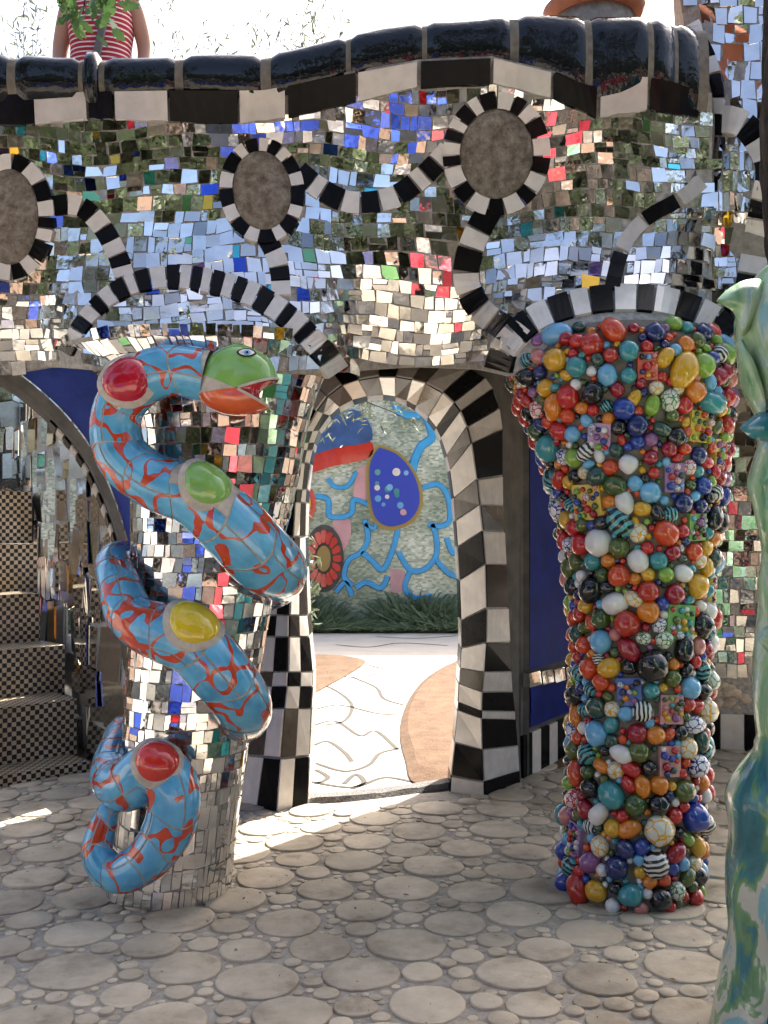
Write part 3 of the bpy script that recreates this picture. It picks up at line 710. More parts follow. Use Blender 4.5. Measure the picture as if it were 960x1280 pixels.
# ================================================================== CHEQUERED STAIRS
def checker(name):
    q = NT(name); uv = q.n('UVMap').outputs[0]; nz = q.noise(7, 3); mxv = q.n('MixRGB', i_0=0.018); q.l(uv, mxv.inputs[1]); q.l(nz.outputs['Color'], mxv.inputs[2])
    c = q.n('TexChecker', i_Scale=1/0.029); c.inputs[1].default_value = (0.011, 0.01, 0.009, 1); c.inputs[2].default_value = (0.74, 0.63, 0.46, 1); q.l(mxv.outputs[0], c.inputs[0])
    mm = q.n('MixRGB', blend_type='MULTIPLY', i_0=1.0); q.l(c.outputs[0], mm.inputs[1]); q.l(q.ramp(q.noise(5, 6).outputs[0], [(0.3, (0.65, 0.6, 0.52)), (0.7, (1, 1, 1))]), mm.inputs[2])
    q.l(mm.outputs[0], q.b.inputs['Base Color']); q.set(Roughness=0.35); return q.m
M['check'] = checker('small_checks')
stairs = thing('stone_stairs', (-2.4, 6.4, 0), 'steep stairs covered in tiny black and cream chequered tiles', 'stairs')
U, Nn = Vector((0.74, 0.67, 0)).normalized(), Vector((-0.67, 0.74, 0)).normalized()
SY = [5.97, 6.25, 6.62, 7.0, 7.37, 7.74, 8.1, 8.5]; SPY = [970, 885, 813, 744, 680, 613, 548, 485]; SR = [112, 96, 81, 50, 47, 40, 34, 30]
prevz = 0.0
for i in range(6):
    A = P(0, SPY[i], SY[i]); z = A.z
    k = (SR[i]-480)/F; s = (k*A.y-A.x)/(U.x-k*U.y); A = A-U*1.6; B = A+U*(1.6+s)
    A.z = B.z = z; D = Nn*(0.9 if i < 5 else 2.0)
    V, Fc, UVs = [], [], []
    def quad(a, b, c, d, uv):
        bi = len(V); V.extend([a, b, c, d]); Fc.append((bi, bi+1, bi+2, bi+3)); UVs.extend(uv)
    dn = Vector((0, 0, z-prevz+0.03)); L = (B-A).length; hgt = dn.z
    quad(A-dn, B-dn, B, A, [(0, 0), (L, 0), (L, hgt), (0, hgt)])
    quad(A, B, B+D, A+D, [(0, hgt+0.01), (L, hgt+0.01), (L, hgt+D.length), (0, hgt+D.length)])
    quad(B-dn, B+D-dn, B+D, B, [(0, 0), (D.length, 0), (D.length, hgt), (0, hgt)])
    o = mesh('step', V, Fc, M['check'], stairs); uvl = o.data.uv_layers.new(name='UVMap')
    for li, uv in enumerate(UVs): uvl.data[li].uv = uv
    prevz = z
# mirror shard wall beside the stairs
side = thing('stair_side_wall', (-2.0, 7.0, 0), 'tall wall of large mirror shards beside the chequered stairs', 'wall')
S0, S1, S2 = Vector((-1.52, 6.0, 0)), Vector((-1.98, 6.62, 0)), Vector((-3.3, 8.9, 0))
SH = 2.75
def side_wall(a, b, sun_gaps):
    L = (b-a).length; nu, nvv = max(6, int(L/0.06)), int(SH/0.06); V, Fc = [], []
    inh = lambda u, z: any(abs(u*L-hu) < hw and abs(z-hz) < hh_ for hu, hz, hw, hh_ in sun_gaps)
    for j in range(nvv+1):
        for i in range(nu+1): V.append(a.lerp(b, i/nu)+Vector((0, 0, SH*j/nvv)))
    for j in range(nvv):
        for i in range(nu):
            if not inh((i+0.5)/nu, SH*(j+0.5)/nvv): x = j*(nu+1)+i; Fc.append((x, x+1, x+nu+2, x+nu+1))
    mesh('grout_bed', V, Fc, M['grout'], side)
    def pk(u, v, c):
        r = random.random(); return M['mir'][2] if r < 0.45 else M['mir'][1] if r < 0.75 else M['mir'][0] if r < 0.92 else M['glass'][3]
    pieces(side, 'mirror_shard', tile_surface(ruled(a, b, 0, 3), cells(0, 1, 0.02, SH-0.1, lambda v: 0.30, lambda u, v: 0.30/L), inh, (0.006/L, 0.006), math.radians(3.5), pk, off=0.012))
side_wall(S1, S0, [(0.25, 2.2, 0.09, 0.2)])
side_wall(S2, S1, [(u_+random.gauss(0, 0.16), z_+random.gauss(0, 0.13), random.uniform(0.04, 0.075), random.uniform(0.05, 0.1)) for u_, z_ in ((2.5, 0.75), (2.3, 0.95), (2.07, 1.1), (1.8, 1.35), (1.58, 1.5), (1.25, 1.8)) for _ in range(6)]+[(0.5, 2.3, 0.12, 0.22), (0.95, 2.0, 0.1, 0.25), (1.3, 2.35, 0.1, 0.15), (1.6, 1.85, 0.12, 0.2), (1.95, 2.25, 0.1, 0.22), (2.3, 1.7, 0.09, 0.18), (2.4, 2.3, 0.1, 0.15)])  # invented gaps in the wall, placed so sun dapples the steps
bk = thing('stair_back_wall', (-4, 9.3, 0), 'mosaic wall closing off the top of the chequered stairs', 'wall')
S3 = Vector((-7, 9.6, 0))
mesh('grout_bed', [S3, S2, S2+Vector((0, 0, 3.4)), S3+Vector((0, 0, 3.4))], [(0, 1, 2, 3)], M['dark_render'], bk)
pieces(bk, 'mirror_shard', tile_surface(ruled(S3, S2, 0, 3), cells(0, 1, 0.8, 3.3, lambda v: 0.2, lambda u, v: 0.05), lambda u, v: False, (0.002, 0.006), math.radians(6), pick_mirror(0.06, 0.3), off=0.012))

# ================================================================== BEAD COLUMN
BC = col_table([(416, 688, 866), (426, 662, 892), (440, 643, 908), (462, 632, 916), (500, 642, 915), (570, 674, 908), (640, 695, 898), (700, 707, 890), (780, 716, 886), (860, 716, 883), (950, 712, 882), (1040, 706, 876), (1126, 702, 874)], 4.28, 4.36)
bcol = gen_col(BC, lambda rx: min(rx, 0.28+(rx-0.28)*0.55)); bz = BC[-1][0]
beadc = thing('bead_column', (BC[0][1], BC[0][3], 0), 'flared column crusted all over with glossy multicoloured ceramic beads', 'column')
def shrink(a, z):
    p = bcol(a, z); i = interp([(r[0], r[1]) for r in BC], z); y = interp([(r[0], r[3]) for r in BC], z)
    c = Vector((i, y, z)); return c+(p-c)*0.93
core_rows = [[shrink(2*PI*k/48, z) for k in range(48)] for z in np.linspace(-0.01, bz, 40)]
core_rows.append([Vector((BC[-1][1], BC[-1][3], bz+0.02)) for k in range(48)])
grid_mesh('cement_core', core_rows, M['dark_cement'], beadc, closed=True)
brx = lambda z: interp([(r[0], r[2]) for r in BC], z)
def bn(a, z):
    p = shrink(a, z); n = (shrink(a+0.02, z)-p).cross(shrink(a, z+0.01)-p).normalized()
    c = Vector((BC[0][1], BC[0][3], z)); return n if n.dot(p-c) > 0 else -n
def uvsphere(nu, nv, sq=1.0):
    V = [(0, 0, 1)]; Fc = []
    for i in range(1, nv):
        for k in range(nu): V.append((math.sin(PI*i/nv)*math.cos(2*PI*k/nu), math.sin(PI*i/nv)*math.sin(2*PI*k/nu), math.cos(PI*i/nv)))
    V.append((0, 0, -1)); e = len(V)-1
    for k in range(nu): Fc.append((0, 1+k, 1+(k+1) % nu)); Fc.append((e, 1+(nv-2)*nu+(k+1) % nu, 1+(nv-2)*nu+k))
    for i in range(nv-2):
        for k in range(nu): a, b = 1+i*nu+k, 1+i*nu+(k+1) % nu; Fc.append((a, a+nu, b+nu, b))
    return V, Fc
bead_shapes = []
for s in range(4):
    V, Fc = uvsphere(16, 10); o = Vector((s*3.1, 0, 0)); V = [tuple(Vector(v)*(1+0.14*noise.noise(Vector(v)*1.1+o)+0.05*noise.noise(Vector(v)*2.6+o))) for v in V]; bead_shapes.append((V, Fc))
BM = {}
def bead_mesh(shape, mat):
    if (shape, mat.name) not in BM:
        V, Fc = bead_shapes[shape]; me = bpy.data.meshes.new('bead'); me.from_pydata(V, [], Fc); me.materials.append(mat); me.polygons.foreach_set('use_smooth', [True]*len(Fc)); BM[(shape, mat.name)] = me
    return BM[(shape, mat.name)]
BWT = [9, 6, 6, 7, 6, 4, 4, 9, 7, 9, 8, 3, 6, 3, 4, 6, 4, 3]
placed = []   # (a, z, r)
def clear(a, z, r, k=1.0):
    R = brx(z)
    for (b, y, s) in placed:
        if abs(y-z) > 0.2: continue
        if ((a-b)*R)**2+(y-z)**2 < ((r+s)*k)**2: return False
    return True
blist = []
# plaques first: little coloured tiles set with tiny beads
plq_mats = [plain('plaque_'+n_, c, 0.3, coat=0.3) for n_, c in (('pink', (0.6, 0.3, 0.3)), ('green', (0.2, 0.4, 0.12)), ('yellow', (0.6, 0.45, 0.08)), ('red', (0.5, 0.03, 0.03)), ('blue', (0.03, 0.1, 0.35)), ('violet', (0.35, 0.2, 0.4)))]
def frame_at(a, z):
    n = bn(a, z); t = Vector((0, 0, 1)).cross(n).normalized(); b = n.cross(t); return shrink(a, z), t, b, n
plaques = []
for tries in range(4000):
    if len(plaques) > 13: break
    a, z, r = random.uniform(-1.5, 1.5), random.uniform(0.12, bz-0.18), random.uniform(0.055, 0.075)
    if clear(a, z, r+0.05): placed.append((a, z, r*1.12)); plaques.append((a, z, r))
for (a, z, r) in plaques:
    c, t, b, n = frame_at(a, z); rot = random.gauss(0, 0.08); t, b = t*math.cos(rot)+b*math.sin(rot), b*math.cos(rot)-t*math.sin(rot)
    hx, hz = r*random.uniform(0.65, 0.95), r
    V, Fc = prism([c+t*sx*hx+b*sz*hz+n*0.014 for sx, sz in ((-1, -1), (1, -1), (1, 1), (-1, 1))], n, 0.03); pm = random.choice(plq_mats); pq = mesh('plaque', V, Fc, pm, beadc)
    dots = []
    for _ in range(400):
        rr = random.choice((0.011, 0.014, 0.017)); x, y = random.uniform(-hx+rr, hx-rr), random.uniform(-hz+rr, hz-rr)
        if all((x-d[0])**2+(y-d[1])**2 > (rr+d[2])**2*0.85 for d in dots): dots.append((x, y, rr))
    for x, y, rr in dots:
        o = link('tiny_bead', bead_mesh(random.randrange(4), random.choice(BEADS+PBEADS[:2])), pq, c+t*x+b*y+n*(0.014+rr*0.4)); o.scale = (rr,)*3
for rr, tries in ((0.064, 14), (0.051, 150), (0.042, 900), (0.034, 2600), (0.028, 5000), (0.021, 8000), (0.014, 10000)):
    for _ in range(tries):
        r = rr*random.uniform(0.88, 1.1); a = random.uniform(-2.5, 2.5); z = random.uniform(0.02, bz-0.025)
        if z-r < -0.01 and rr > 0.03: continue
        if clear(a, z, r, 0.85): placed.append((a, z, r)); blist.append((a, z, r))
binst = []
for (a, z, r) in blist:
    c, t, b, n = frame_at(a, z); rot = random.uniform(0, PI); e = random.choice((1.0, 1.0, 1.0, 1.06, 1.12, 1.28))
    sx, sy, szz = r*e, r/math.sqrt(e), r*random.uniform(0.78, 0.95)
    t2, b2 = t*math.cos(rot)+b*math.sin(rot), b*math.cos(rot)-t*math.sin(rot)
    pos = c+n*(szz*0.30+0.002)
    mat = random.choice(PBEADS) if (random.random() < 0.12 and r > 0.018) else random.choices(BEADS, BWT)[0]
    Mx = Matrix((t2*sx, b2*sy, n*szz)).transposed()
    vis = (CAMP-pos).normalized().dot(n)
    binst.append((r*r*max(0.001, vis+0.25), pos, Mx, random.randrange(4), mat, (t2, b2, n), (sx, sy, szz)))
binst.sort(key=lambda t: -t[0])
for wgt, pos, Mx, sh, mat, (t2, b2, n), sc_ in binst[:300]:
    o = link('bead', bead_mesh(sh, mat), beadc, pos); o.rotation_euler = Matrix((t2, b2, n)).transposed().to_euler(); o.scale = sc_
V2, F2, ms, ix = [], [], [], []
for wgt, pos, Mx, sh, mat, _, _ in binst[300:]:
    V, Fc = bead_shapes[sh]; b0 = len(V2); A = np.array(V) @ np.array(Mx).T+np.array(pos); V2.extend(map(tuple, A)); F2 += [tuple(i+b0 for i in f) for f in Fc]
    mat = mat if mat in BEADS else random.choice(BEADS)
    if mat not in ms: ms.append(mat)
    ix += [ms.index(mat)]*len(Fc)
o = mesh('small_beads', V2, F2, ms, beadc, smooth=True, idx=ix); o['kind'] = 'stuff'

# ================================================================== SNAKE
q = NT('snake_glaze'); p_ = q.pos(); nz = q.noise(6, 2, vec=p_); mxv = q.n('MixRGB', i_0=0.13); q.l(p_, mxv.inputs[1]); q.l(nz.outputs['Color'], mxv.inputs[2])
na_ = q.noise(8.5, 0.6, vec=p_, dist=0.35); sb_ = q.n('Math', operation='SUBTRACT'); sb_.inputs[1].default_value = 0.5; q.l(na_.outputs[0], sb_.inputs[0])
ab_ = q.n('Math', operation='ABSOLUTE'); q.l(sb_.outputs[0], ab_.inputs[0]); gate = q.noise(13, 1, vec=p_)
th = q.n('MapRange'); th.inputs[1].default_value = 0.30; th.inputs[2].default_value = 0.66; th.inputs[3].default_value = 0.012; th.inputs[4].default_value = 0.062; q.l(gate.outputs[0], th.inputs[0])
cmpn = q.n('Math', operation='LESS_THAN'); q.l(ab_.outputs[0], cmpn.inputs[0]); q.l(th.outputs[0], cmpn.inputs[1])
bl = q.ramp(q.noise(11, 5, vec=p_).outputs[0], [(0.3, (0.05, 0.27, 0.48)), (0.5, (0.10, 0.40, 0.64)), (0.75, (0.16, 0.50, 0.72))])
rd = q.ramp(q.noise(14, 4, vec=p_).outputs[0], [(0.3, (0.42, 0.035, 0.012)), (0.7, (0.58, 0.07, 0.02))])
mc = q.n('MixRGB'); q.l(cmpn.outputs[0], mc.inputs[0]); q.l(bl, mc.inputs[1]); q.l(rd, mc.inputs[2]); q.l(mc.outputs[0], q.b.inputs['Base Color'])
q.set(Roughness=0.16); q.b.inputs['Coat Weight'].default_value = 0.5; q.bump(q.noise(40, 3, vec=p_).outputs[0], 0.05); M['snake'] = q.m
def glaze(n_, c): return plain('glaze_'+n_, c, 0.12, var=0.14, vscale=7, coat=0.6)
GR, GG, GY, GO, GDR = glaze('red', (0.52, 0.03, 0.02)), glaze('green', (0.20, 0.42, 0.10)), glaze('yellow', (0.62, 0.48, 0.02)), glaze('orange', (0.60, 0.10, 0.02)), glaze('crimson', (0.42, 0.008, 0.03))
snake = thing('ceramic_snake', (-0.75, 4.2, 0.0), 'blue ceramic snake with red markings and green head coiled round the mirror column', 'snake sculpture')
SP = [(258, 470, 3.985, 33), (214, 463, 3.98, 32), (172, 478, 3.99, 33), (146, 518, 4.01, 31), (152, 568, 4.01, 33), (193, 602, 3.98, 35), (246, 622, 3.96, 39), (290, 658, 3.98, 43), (326, 696, 4.05, 43), (346, 716, 4.24, 38), (318, 732, 4.68, 34), (250, 728, 4.86, 32), (168, 708, 4.72, 30), (146, 706, 4.40, 27), (152, 736, 4.16, 28), (166, 772, 4.05, 31), (200, 790, 4.0, 36), (240, 804, 3.97, 39), (277, 843, 3.98, 39), (303, 880, 4.08, 36), (300, 898, 4.34, 32), (262, 908, 4.72, 28), (200, 912, 4.80, 26), (158, 912, 4.58, 20), (146, 935, 4.36, 22), (140, 968, 4.16, 27), (158, 982, 4.02, 32), (192, 962, 3.95, 34), (216, 984, 3.92, 33), (213, 1030, 3.92, 32), (184, 1074, 3.93, 28), (146, 1092, 3.95, 24), (122, 1066, 3.98, 20), (131, 1026, 4.02, 16), (142, 1000, 4.05, 10)]
sp = catmull(SP, 12); ctr = [P(a, b, c) for a, b, c, r in sp]; rad = [r*c/F for a, b, c, r in sp]
# even resampling with parallel transport frames
N = 420; packed = [(*c, r) for c, r in zip(ctr, rad)]; smp, SL = resample(packed, [i/N for i in range(N+1)])
ctr = [Vector(s[:3]) for s in smp]; rad = [s[3] for s in smp]
tan = [(ctr[min(i+1, N)]-ctr[max(0, i-1)]).normalized() for i in range(N+1)]
nv = Vector((0, -1, 0)); nv = (nv-tan[0]*nv.dot(tan[0])).normalized(); fr_ = []
for i in range(N+1):
    nv = (nv-tan[i]*nv.dot(tan[i])).normalized(); fr_.append((nv.copy(), tan[i].cross(nv)))
def tube(s, a, k=1.0):
    x = min(N-0.001, max(0, s)); i = int(x); f = x-i
    def e(j): return ctr[j]+(fr_[j][0]*math.cos(a)+fr_[j][1]*math.sin(a))*rad[j]*k
    return e(i).lerp(e(i+1), f)
grid_mesh('grout_body', [[tube(i, 2*PI*k/24, 0.972) for k in range(24)] for i in range(0, N+1, 2)], plain('pale_grout', (0.46, 0.43, 0.37), 0.85, var=0.2, vscale=30, bump=0.3), snake, closed=True)
BOSS = [(158, 475, 30, GDR, 'red'), (262, 600, 31, GG, 'green'), (248, 768, 33, GY, 'yellow'), (197, 950, 27, GR, 'red')]
boss_c = []
for bx, by, br, bm_, cn in BOSS:
    best = min(range(N+1), key=lambda i: (lambda s_: (s_[0]-bx)**2+(s_[1]-by)**2+(0 if ctr[i].y < 4.1 else 1e5))(scr(ctr[i])))
    c = ctr[best]; sx, sy = scr(c); tgt = P(bx, by, c.y-rad[best]*0.8); d = (tgt-c); d = (d-tan[best]*0).normalized(); boss_c.append((best, c, d, br*c.y/F, bm_, cn))
spos = [0.0]; ringi = 0
while spos[-1] < N:
    i = min(N, int(spos[-1])); spos.append(spos[-1]+max(3.5, rad[i]*1.4/(SL/N))*random.uniform(0.75, 1.3))
spos[-1] = N
sit = []
for k in range(len(spos)-1):
    nn = random.choice((4, 4, 5)); a0 = random.uniform(0, 6.28); cuts = sorted([a0+2*PI*(j+random.uniform(-0.2, 0.2))/nn for j in range(nn)])
    for j in range(nn):
        a, b = cuts[j], cuts[(j+1) % nn]+(2*PI if j == nn-1 else 0)
        r0 = rad[min(N, int((spos[k]+spos[k+1])/2))]; ga = 0.0036/r0; gs = 0.0036/(SL/N); k0, k1 = spos[k]+gs, spos[k+1]-gs
        ns, na = 7, 9; V, Fc = [], []
        for ii in range(ns):
            for jj in range(na):
                edge = ii in (0, ns-1) or jj in (0, na-1)
                sk_ = lerp(k0, k1, ii/(ns-1))+1.3*lerp(math.sin(lerp(a, b, jj/(na-1))*2+k), math.sin(lerp(a, b, jj/(na-1))*2+k+1), ii/(ns-1)); V.append(tube(sk_, lerp(a+ga, b-ga, jj/(na-1)), 0.998 if edge else 1.012))
        for ii in range(ns-1):
            for jj in range(na-1): x = ii*na+jj; Fc.append((x, x+1, x+na+1, x+na))
        c = sum(V, Vector())/len(V); s_ = scr(c)
        if any((c-(bc_+d*rad[bi]*0.95)).length < br*0.62 for bi, bc_, d, br, _, _ in boss_c): continue
        sit.append((V, Fc, M['snake'], (1 if c.y < 4.25 else 0.01)*r0*(1.5-(c.y-4))))
sit.sort(key=lambda t: -t[3])
for V, Fc, m, wg in sit[:300]: mesh('glazed_tile', V, Fc, m, snake, smooth=True)
V2, F2 = [], []
for V, Fc, m, wg in sit[300:]: b0 = len(V2); V2 += V; F2 += [tuple(i+b0 for i in f) for f in Fc]
if V2: tag(mesh('hidden_glazed_tiles', V2, F2, M['snake'], snake, smooth=True), kind='stuff')
GROUT_P = bpy.data.materials['pale_grout']
for bi, c, d, br, bm_, cn in boss_c:
    t1 = (tan[bi]-d*tan[bi].dot(d)).normalized(); t2 = d.cross(t1); R = rad[bi]
    def dome(rr, up, k):
        # domed disc wrapped on the tube
        out = []
        for f in (1.0, 0.97, 0.85, 0.65, 0.4, 0.0):
            row = []
            for j in range(28):
                a = 2*PI*j/28; x, y = rr*f*math.cos(a), rr*f*math.sin(a)
                dep = R-math.sqrt(max(0.0, R*R-min(y*y, R*R*0.9))); row.append(c+d*(R*k-dep*0.5+up*math.sqrt(max(0, 1-f*f)))+t1*x+t2*y)
            out.append(row)
        return out
    g_ = grid_mesh('boss_ring', dome(br*1.2, 0.02, 0.965), GROUT_P, snake, closed=True)
    b_ = grid_mesh('boss', dome(br, 0.052, 0.975), bm_, snake, closed=True); b_['label'] = cn+' glazed boss on the blue snake body'
# head
hc = (300, 489); prof = [(14, (348, 474)), (40, (340, 452)), (68, (318, 436)), (100, (292, 430)), (130, (265, 443)), (158, (249, 468)), (190, (247, 494)), (218, (257, 508)), (245, (277, 517)), (272, (301, 520)), (298, (322, 517)), (324, (338, 510))]
YH = 3.955
def head_part(name, seg, mat, parent, dep=0.098):
    pts = [p for a, p in prof if seg[0] <= a <= seg[1]]; pts = [tuple(p[:2]) for p in catmull(pts, 5)]
    rws = []
    for k in range(15):
        ph = lerp(-PI/2, PI/2, k/14); s = math.cos(ph)**0.75 if abs(ph) < PI/2-0.01 else 0.02; yy = YH+math.sin(ph)*dep
        rws.append([P(lerp(hc[0], p[0], s), lerp(hc[1], p[1], s), YH)*1+Vector((0, yy-YH, 0)) for p in pts])
    o = grid_mesh(name, rws, mat, parent)
    # lip / mouth walls
    return rws, o
ru, ho = head_part('upper_head', (14, 158), GG, snake); rl, hl = head_part('lower_jaw', (190, 324), GO, snake)
rg, hg = head_part('neck_seam', (158, 190), GROUT_P, snake, 0.095)
hin = [P(hc[0]+4, hc[1], YH)+Vector((0, math.sin(lerp(-PI/2, PI/2, k/14))*0.075, 0)) for k in range(15)]
grid_mesh('mouth', [[r[0] for r in ru], hin, [r[-1] for r in rl]], GDR, snake, smooth=False)
mo_ = [tuple(p[:2]) for p in catmull([(336, 508), (326, 500), (325, 491), (332, 484), (345, 477)], 4)]; rws = []
for k in range(9):
    ph = lerp(-PI/2, PI/2, k/8); s_ = max(0.02, math.cos(ph)**0.6); rws.append([P(lerp(hc[0], p[0], s_), lerp(hc[1], p[1], s_), YH)+Vector((0, math.sin(ph)*0.078, 0)) for p in mo_])
grid_mesh('tongue', rws, GDR, snake)
# lip lines
for rws, e in ((ru, 0), (rl, -1)):
    V = []; Fc = []
    ln = [r[e] for r in rws]
    for p in ln: V += [p+Vector((0, -0.006, 0.006)), p+Vector((0.004, -0.008, 0)), p+Vector((0, -0.006, -0.006))]
    for i in range(len(ln)-1):
        for k in range(2): Fc.append((3*i+k, 3*i+k+1, 3*i+4+k, 3*i+3+k))
    mesh('lip', V, Fc, GROUT_P, snake)
# eye: a black-rimmed almond with white and a blue iris
def lens(name, cx, cy, rx, ry, m, up, parent):
    # lies on the cheek of the head
    def onhead(px, py):
        dx, dy = px-hc[0], py-hc[1]; ang = math.degrees(math.atan2(-dy, dx)); e = Vector((dx, dy, 0)).length
        best = interp([(a, math.dist(p, hc)) for a, p in prof], ang); s = min(0.995, (e/best))**(1/0.75); return P(px, py, YH)+Vector((0, -math.sqrt(max(0, 1-s*s))*0.098-up, 0))
    V = [onhead(cx+rx*math.cos(t), cy+ry*math.sin(t)*(abs(math.sin(t))**0.35)) for t in np.linspace(0, 2*PI, 21)[:20]]+[onhead(cx, cy)]
    return mesh(name, V, [(i, (i+1) % 20, 20) for i in range(20)], m, parent, smooth=True)
eye = lens('eye', 311, 444, 12, 6.2, M['black_tile'], 0.003, snake); lens('eye_white', 311, 444, 9.5, 4.6, M['white_tile'], 0.0055, eye); lens('iris', 312, 444, 4.2, 4.2, glaze('iris', (0.1, 0.35, 0.6)), 0.0075, eye); lens('pupil', 312, 444, 1.6, 1.8, M['black_tile'], 0.009, eye)

# ================================================================== GREEN GLAZED SCULPTURE (right foreground)
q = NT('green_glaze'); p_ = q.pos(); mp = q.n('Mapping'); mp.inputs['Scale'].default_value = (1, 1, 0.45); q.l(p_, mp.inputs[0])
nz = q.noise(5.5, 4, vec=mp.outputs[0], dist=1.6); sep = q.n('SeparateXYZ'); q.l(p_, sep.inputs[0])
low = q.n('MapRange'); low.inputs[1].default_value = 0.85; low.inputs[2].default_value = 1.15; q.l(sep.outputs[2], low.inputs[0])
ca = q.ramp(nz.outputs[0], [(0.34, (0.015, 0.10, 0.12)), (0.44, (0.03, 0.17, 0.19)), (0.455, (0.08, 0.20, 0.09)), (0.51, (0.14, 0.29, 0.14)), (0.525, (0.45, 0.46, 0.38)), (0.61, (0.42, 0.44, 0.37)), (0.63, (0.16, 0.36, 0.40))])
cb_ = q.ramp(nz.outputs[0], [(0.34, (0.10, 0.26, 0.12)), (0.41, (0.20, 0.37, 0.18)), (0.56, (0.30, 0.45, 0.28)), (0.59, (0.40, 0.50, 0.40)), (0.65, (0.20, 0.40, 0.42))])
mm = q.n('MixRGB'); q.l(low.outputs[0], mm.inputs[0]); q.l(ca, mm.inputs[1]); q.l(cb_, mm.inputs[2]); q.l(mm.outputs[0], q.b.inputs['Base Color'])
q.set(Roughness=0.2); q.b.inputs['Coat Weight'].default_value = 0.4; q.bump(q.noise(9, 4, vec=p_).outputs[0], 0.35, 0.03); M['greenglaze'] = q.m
GS = [(318, 968), (335, 948), (360, 933), (395, 922), (440, 925), (480, 932), (510, 946), (545, 952), (575, 945), (605, 938), (640, 946), (690, 955), (730, 950), (770, 952), (830, 946), (890, 944), (940, 948), (962, 938), (985, 922), (1010, 914), (1060, 918), (1120, 914), (1180, 918), (1230, 908), (1270, 900), (1325, 892)]
YG = 2.92; gl = thing('glazed_sculpture', (1.33, 2.95, 0), 'pale green and teal glazed ceramic sculpture with leaf fins under the tree trunk', 'sculpture')
rws = []
for p in [p for p in catmull([(a, b) for a, b in GS], 7)]:
    py, px = p; z = max(0, P(0, py, YG).z); cx = P(1075, py, YG).x; r = cx-P(px+(9 if py < 930 else 6), py, YG).x; row = []
    for k in range(64):
        a = 2*PI*k/64; rr = r*(1+(0.10*noise.noise(Vector((math.cos(a)*2, math.sin(a)*2, z*3.5)))+0.07*noise.noise(Vector((math.cos(a)*5, math.sin(a)*5, z*8+7))))*(1-max(0, math.cos(a+PI))**6)); row.append(Vector((cx+rr*math.cos(a)*(1 if abs(a-PI) > 0.01 else 1), YG+0.05+rr*0.8*math.sin(a), z)))
    rws.append(row)
rws.insert(0, [Vector((P(1075, 0, YG).x, YG+0.05, rws[0][0].z+0.03))]*64)
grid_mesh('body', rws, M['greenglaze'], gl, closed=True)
def fin(pts, dep, mat):
    # leaf-like fin: outline in the picture plane, lens-shaped in depth
    o = [P(a+9, b, YG-0.02) for a, b in pts]; c = sum(o, Vector())/len(o); k = len(o)
    V = o+[c+Vector((0, -dep, 0))+(p-c)*0.5 for p in o]+[c+Vector((0, -dep*1.25, 0))]+[c+Vector((0, dep, 0))+(p-c)*0.5 for p in o]+[c+Vector((0, dep*1.2, 0))]
    Fc = []
    for i in range(k):
        j = (i+1) % k; Fc += [(i, j, k+j, k+i), (k+i, k+j, 2*k), (j, i, 2*k+1+i, 2*k+1+j), (2*k+1+j, 2*k+1+i, 3*k+1)]
    return mesh('fin', V, Fc, mat, gl, smooth=True)
TEAL = glaze('teal', (0.03, 0.19, 0.23))
fin([p for p in catmull([(886, 376), (900, 362), (922, 350), (945, 352), (948, 380), (930, 410), (918, 420), (912, 400), (906, 388)], 4)], 0.03, M['greenglaze'])
fin([p for p in catmull([(915, 535), (930, 522), (948, 512), (962, 520), (966, 545), (950, 552), (930, 548)], 4)], 0.04, TEAL)
fin([p for p in catmull([(938, 640), (945, 605), (955, 600), (968, 640), (962, 690), (948, 690)], 4)], 0.04, M['greenglaze'])
fin([p for p in catmull([(936, 798), (950, 782), (965, 790), (968, 812), (950, 815)], 4)], 0.03, M['greenglaze'])
fin([p for p in catmull([(912, 430), (920, 425), (932, 450), (948, 500), (950, 525), (936, 510), (922, 470)], 4)], 0.03, M['greenglaze'])

# ================================================================== GARDEN BACK WALL seen through the doorway
q = NT('far_mosaic'); br = q.n('TexBrick', i_Scale=9.0); br.inputs['Mortar Size'].default_value = 0.012; br.offset = 0.37
br.inputs[1].default_value = (0.62, 0.66, 0.60, 1); br.inputs[2].default_value = (0.22, 0.29, 0.24, 1); br.inputs[3].default_value = (0.45, 0.46, 0.42, 1)
mp = q.n('Mapping'); mp.inputs['Rotation'].default_value = (PI/2, 0, 0); q.l(q.pos(), mp.inputs[0]); q.l(mp.outputs[0], br.inputs[0])
n5 = q.noise(0.9, 4); mm = q.n('MixRGB', blend_type='MULTIPLY', i_0=1.0); q.l(br.outputs[0], mm.inputs[1]); q.l(q.ramp(n5.outputs[0], [(0.35, (0.5, 0.58, 0.52)), (0.65, (1.25, 1.25, 1.2))]), mm.inputs[2])
q.l(mm.outputs[0], q.b.inputs['Base Color']); q.set(Roughness=0.3, Metallic=0.35); M['far_mosaic'] = q.m
YW = 15.9
gw = thing('garden_wall', (0, YW, 0), 'distant mosaic garden wall with looping blue ribbons seen through the doorway', 'wall')
box('wall_body', (-6, YW, -0.02), (6, YW+0.5, 4.6), M['far_mosaic'], gw)
RIB = plain('ribbon_blue', (0.035, 0.33, 0.66), 0.35, var=0.1, vscale=6); PINK = plain('patch_pink', (0.55, 0.30, 0.31), 0.4, var=0.12, vscale=5)
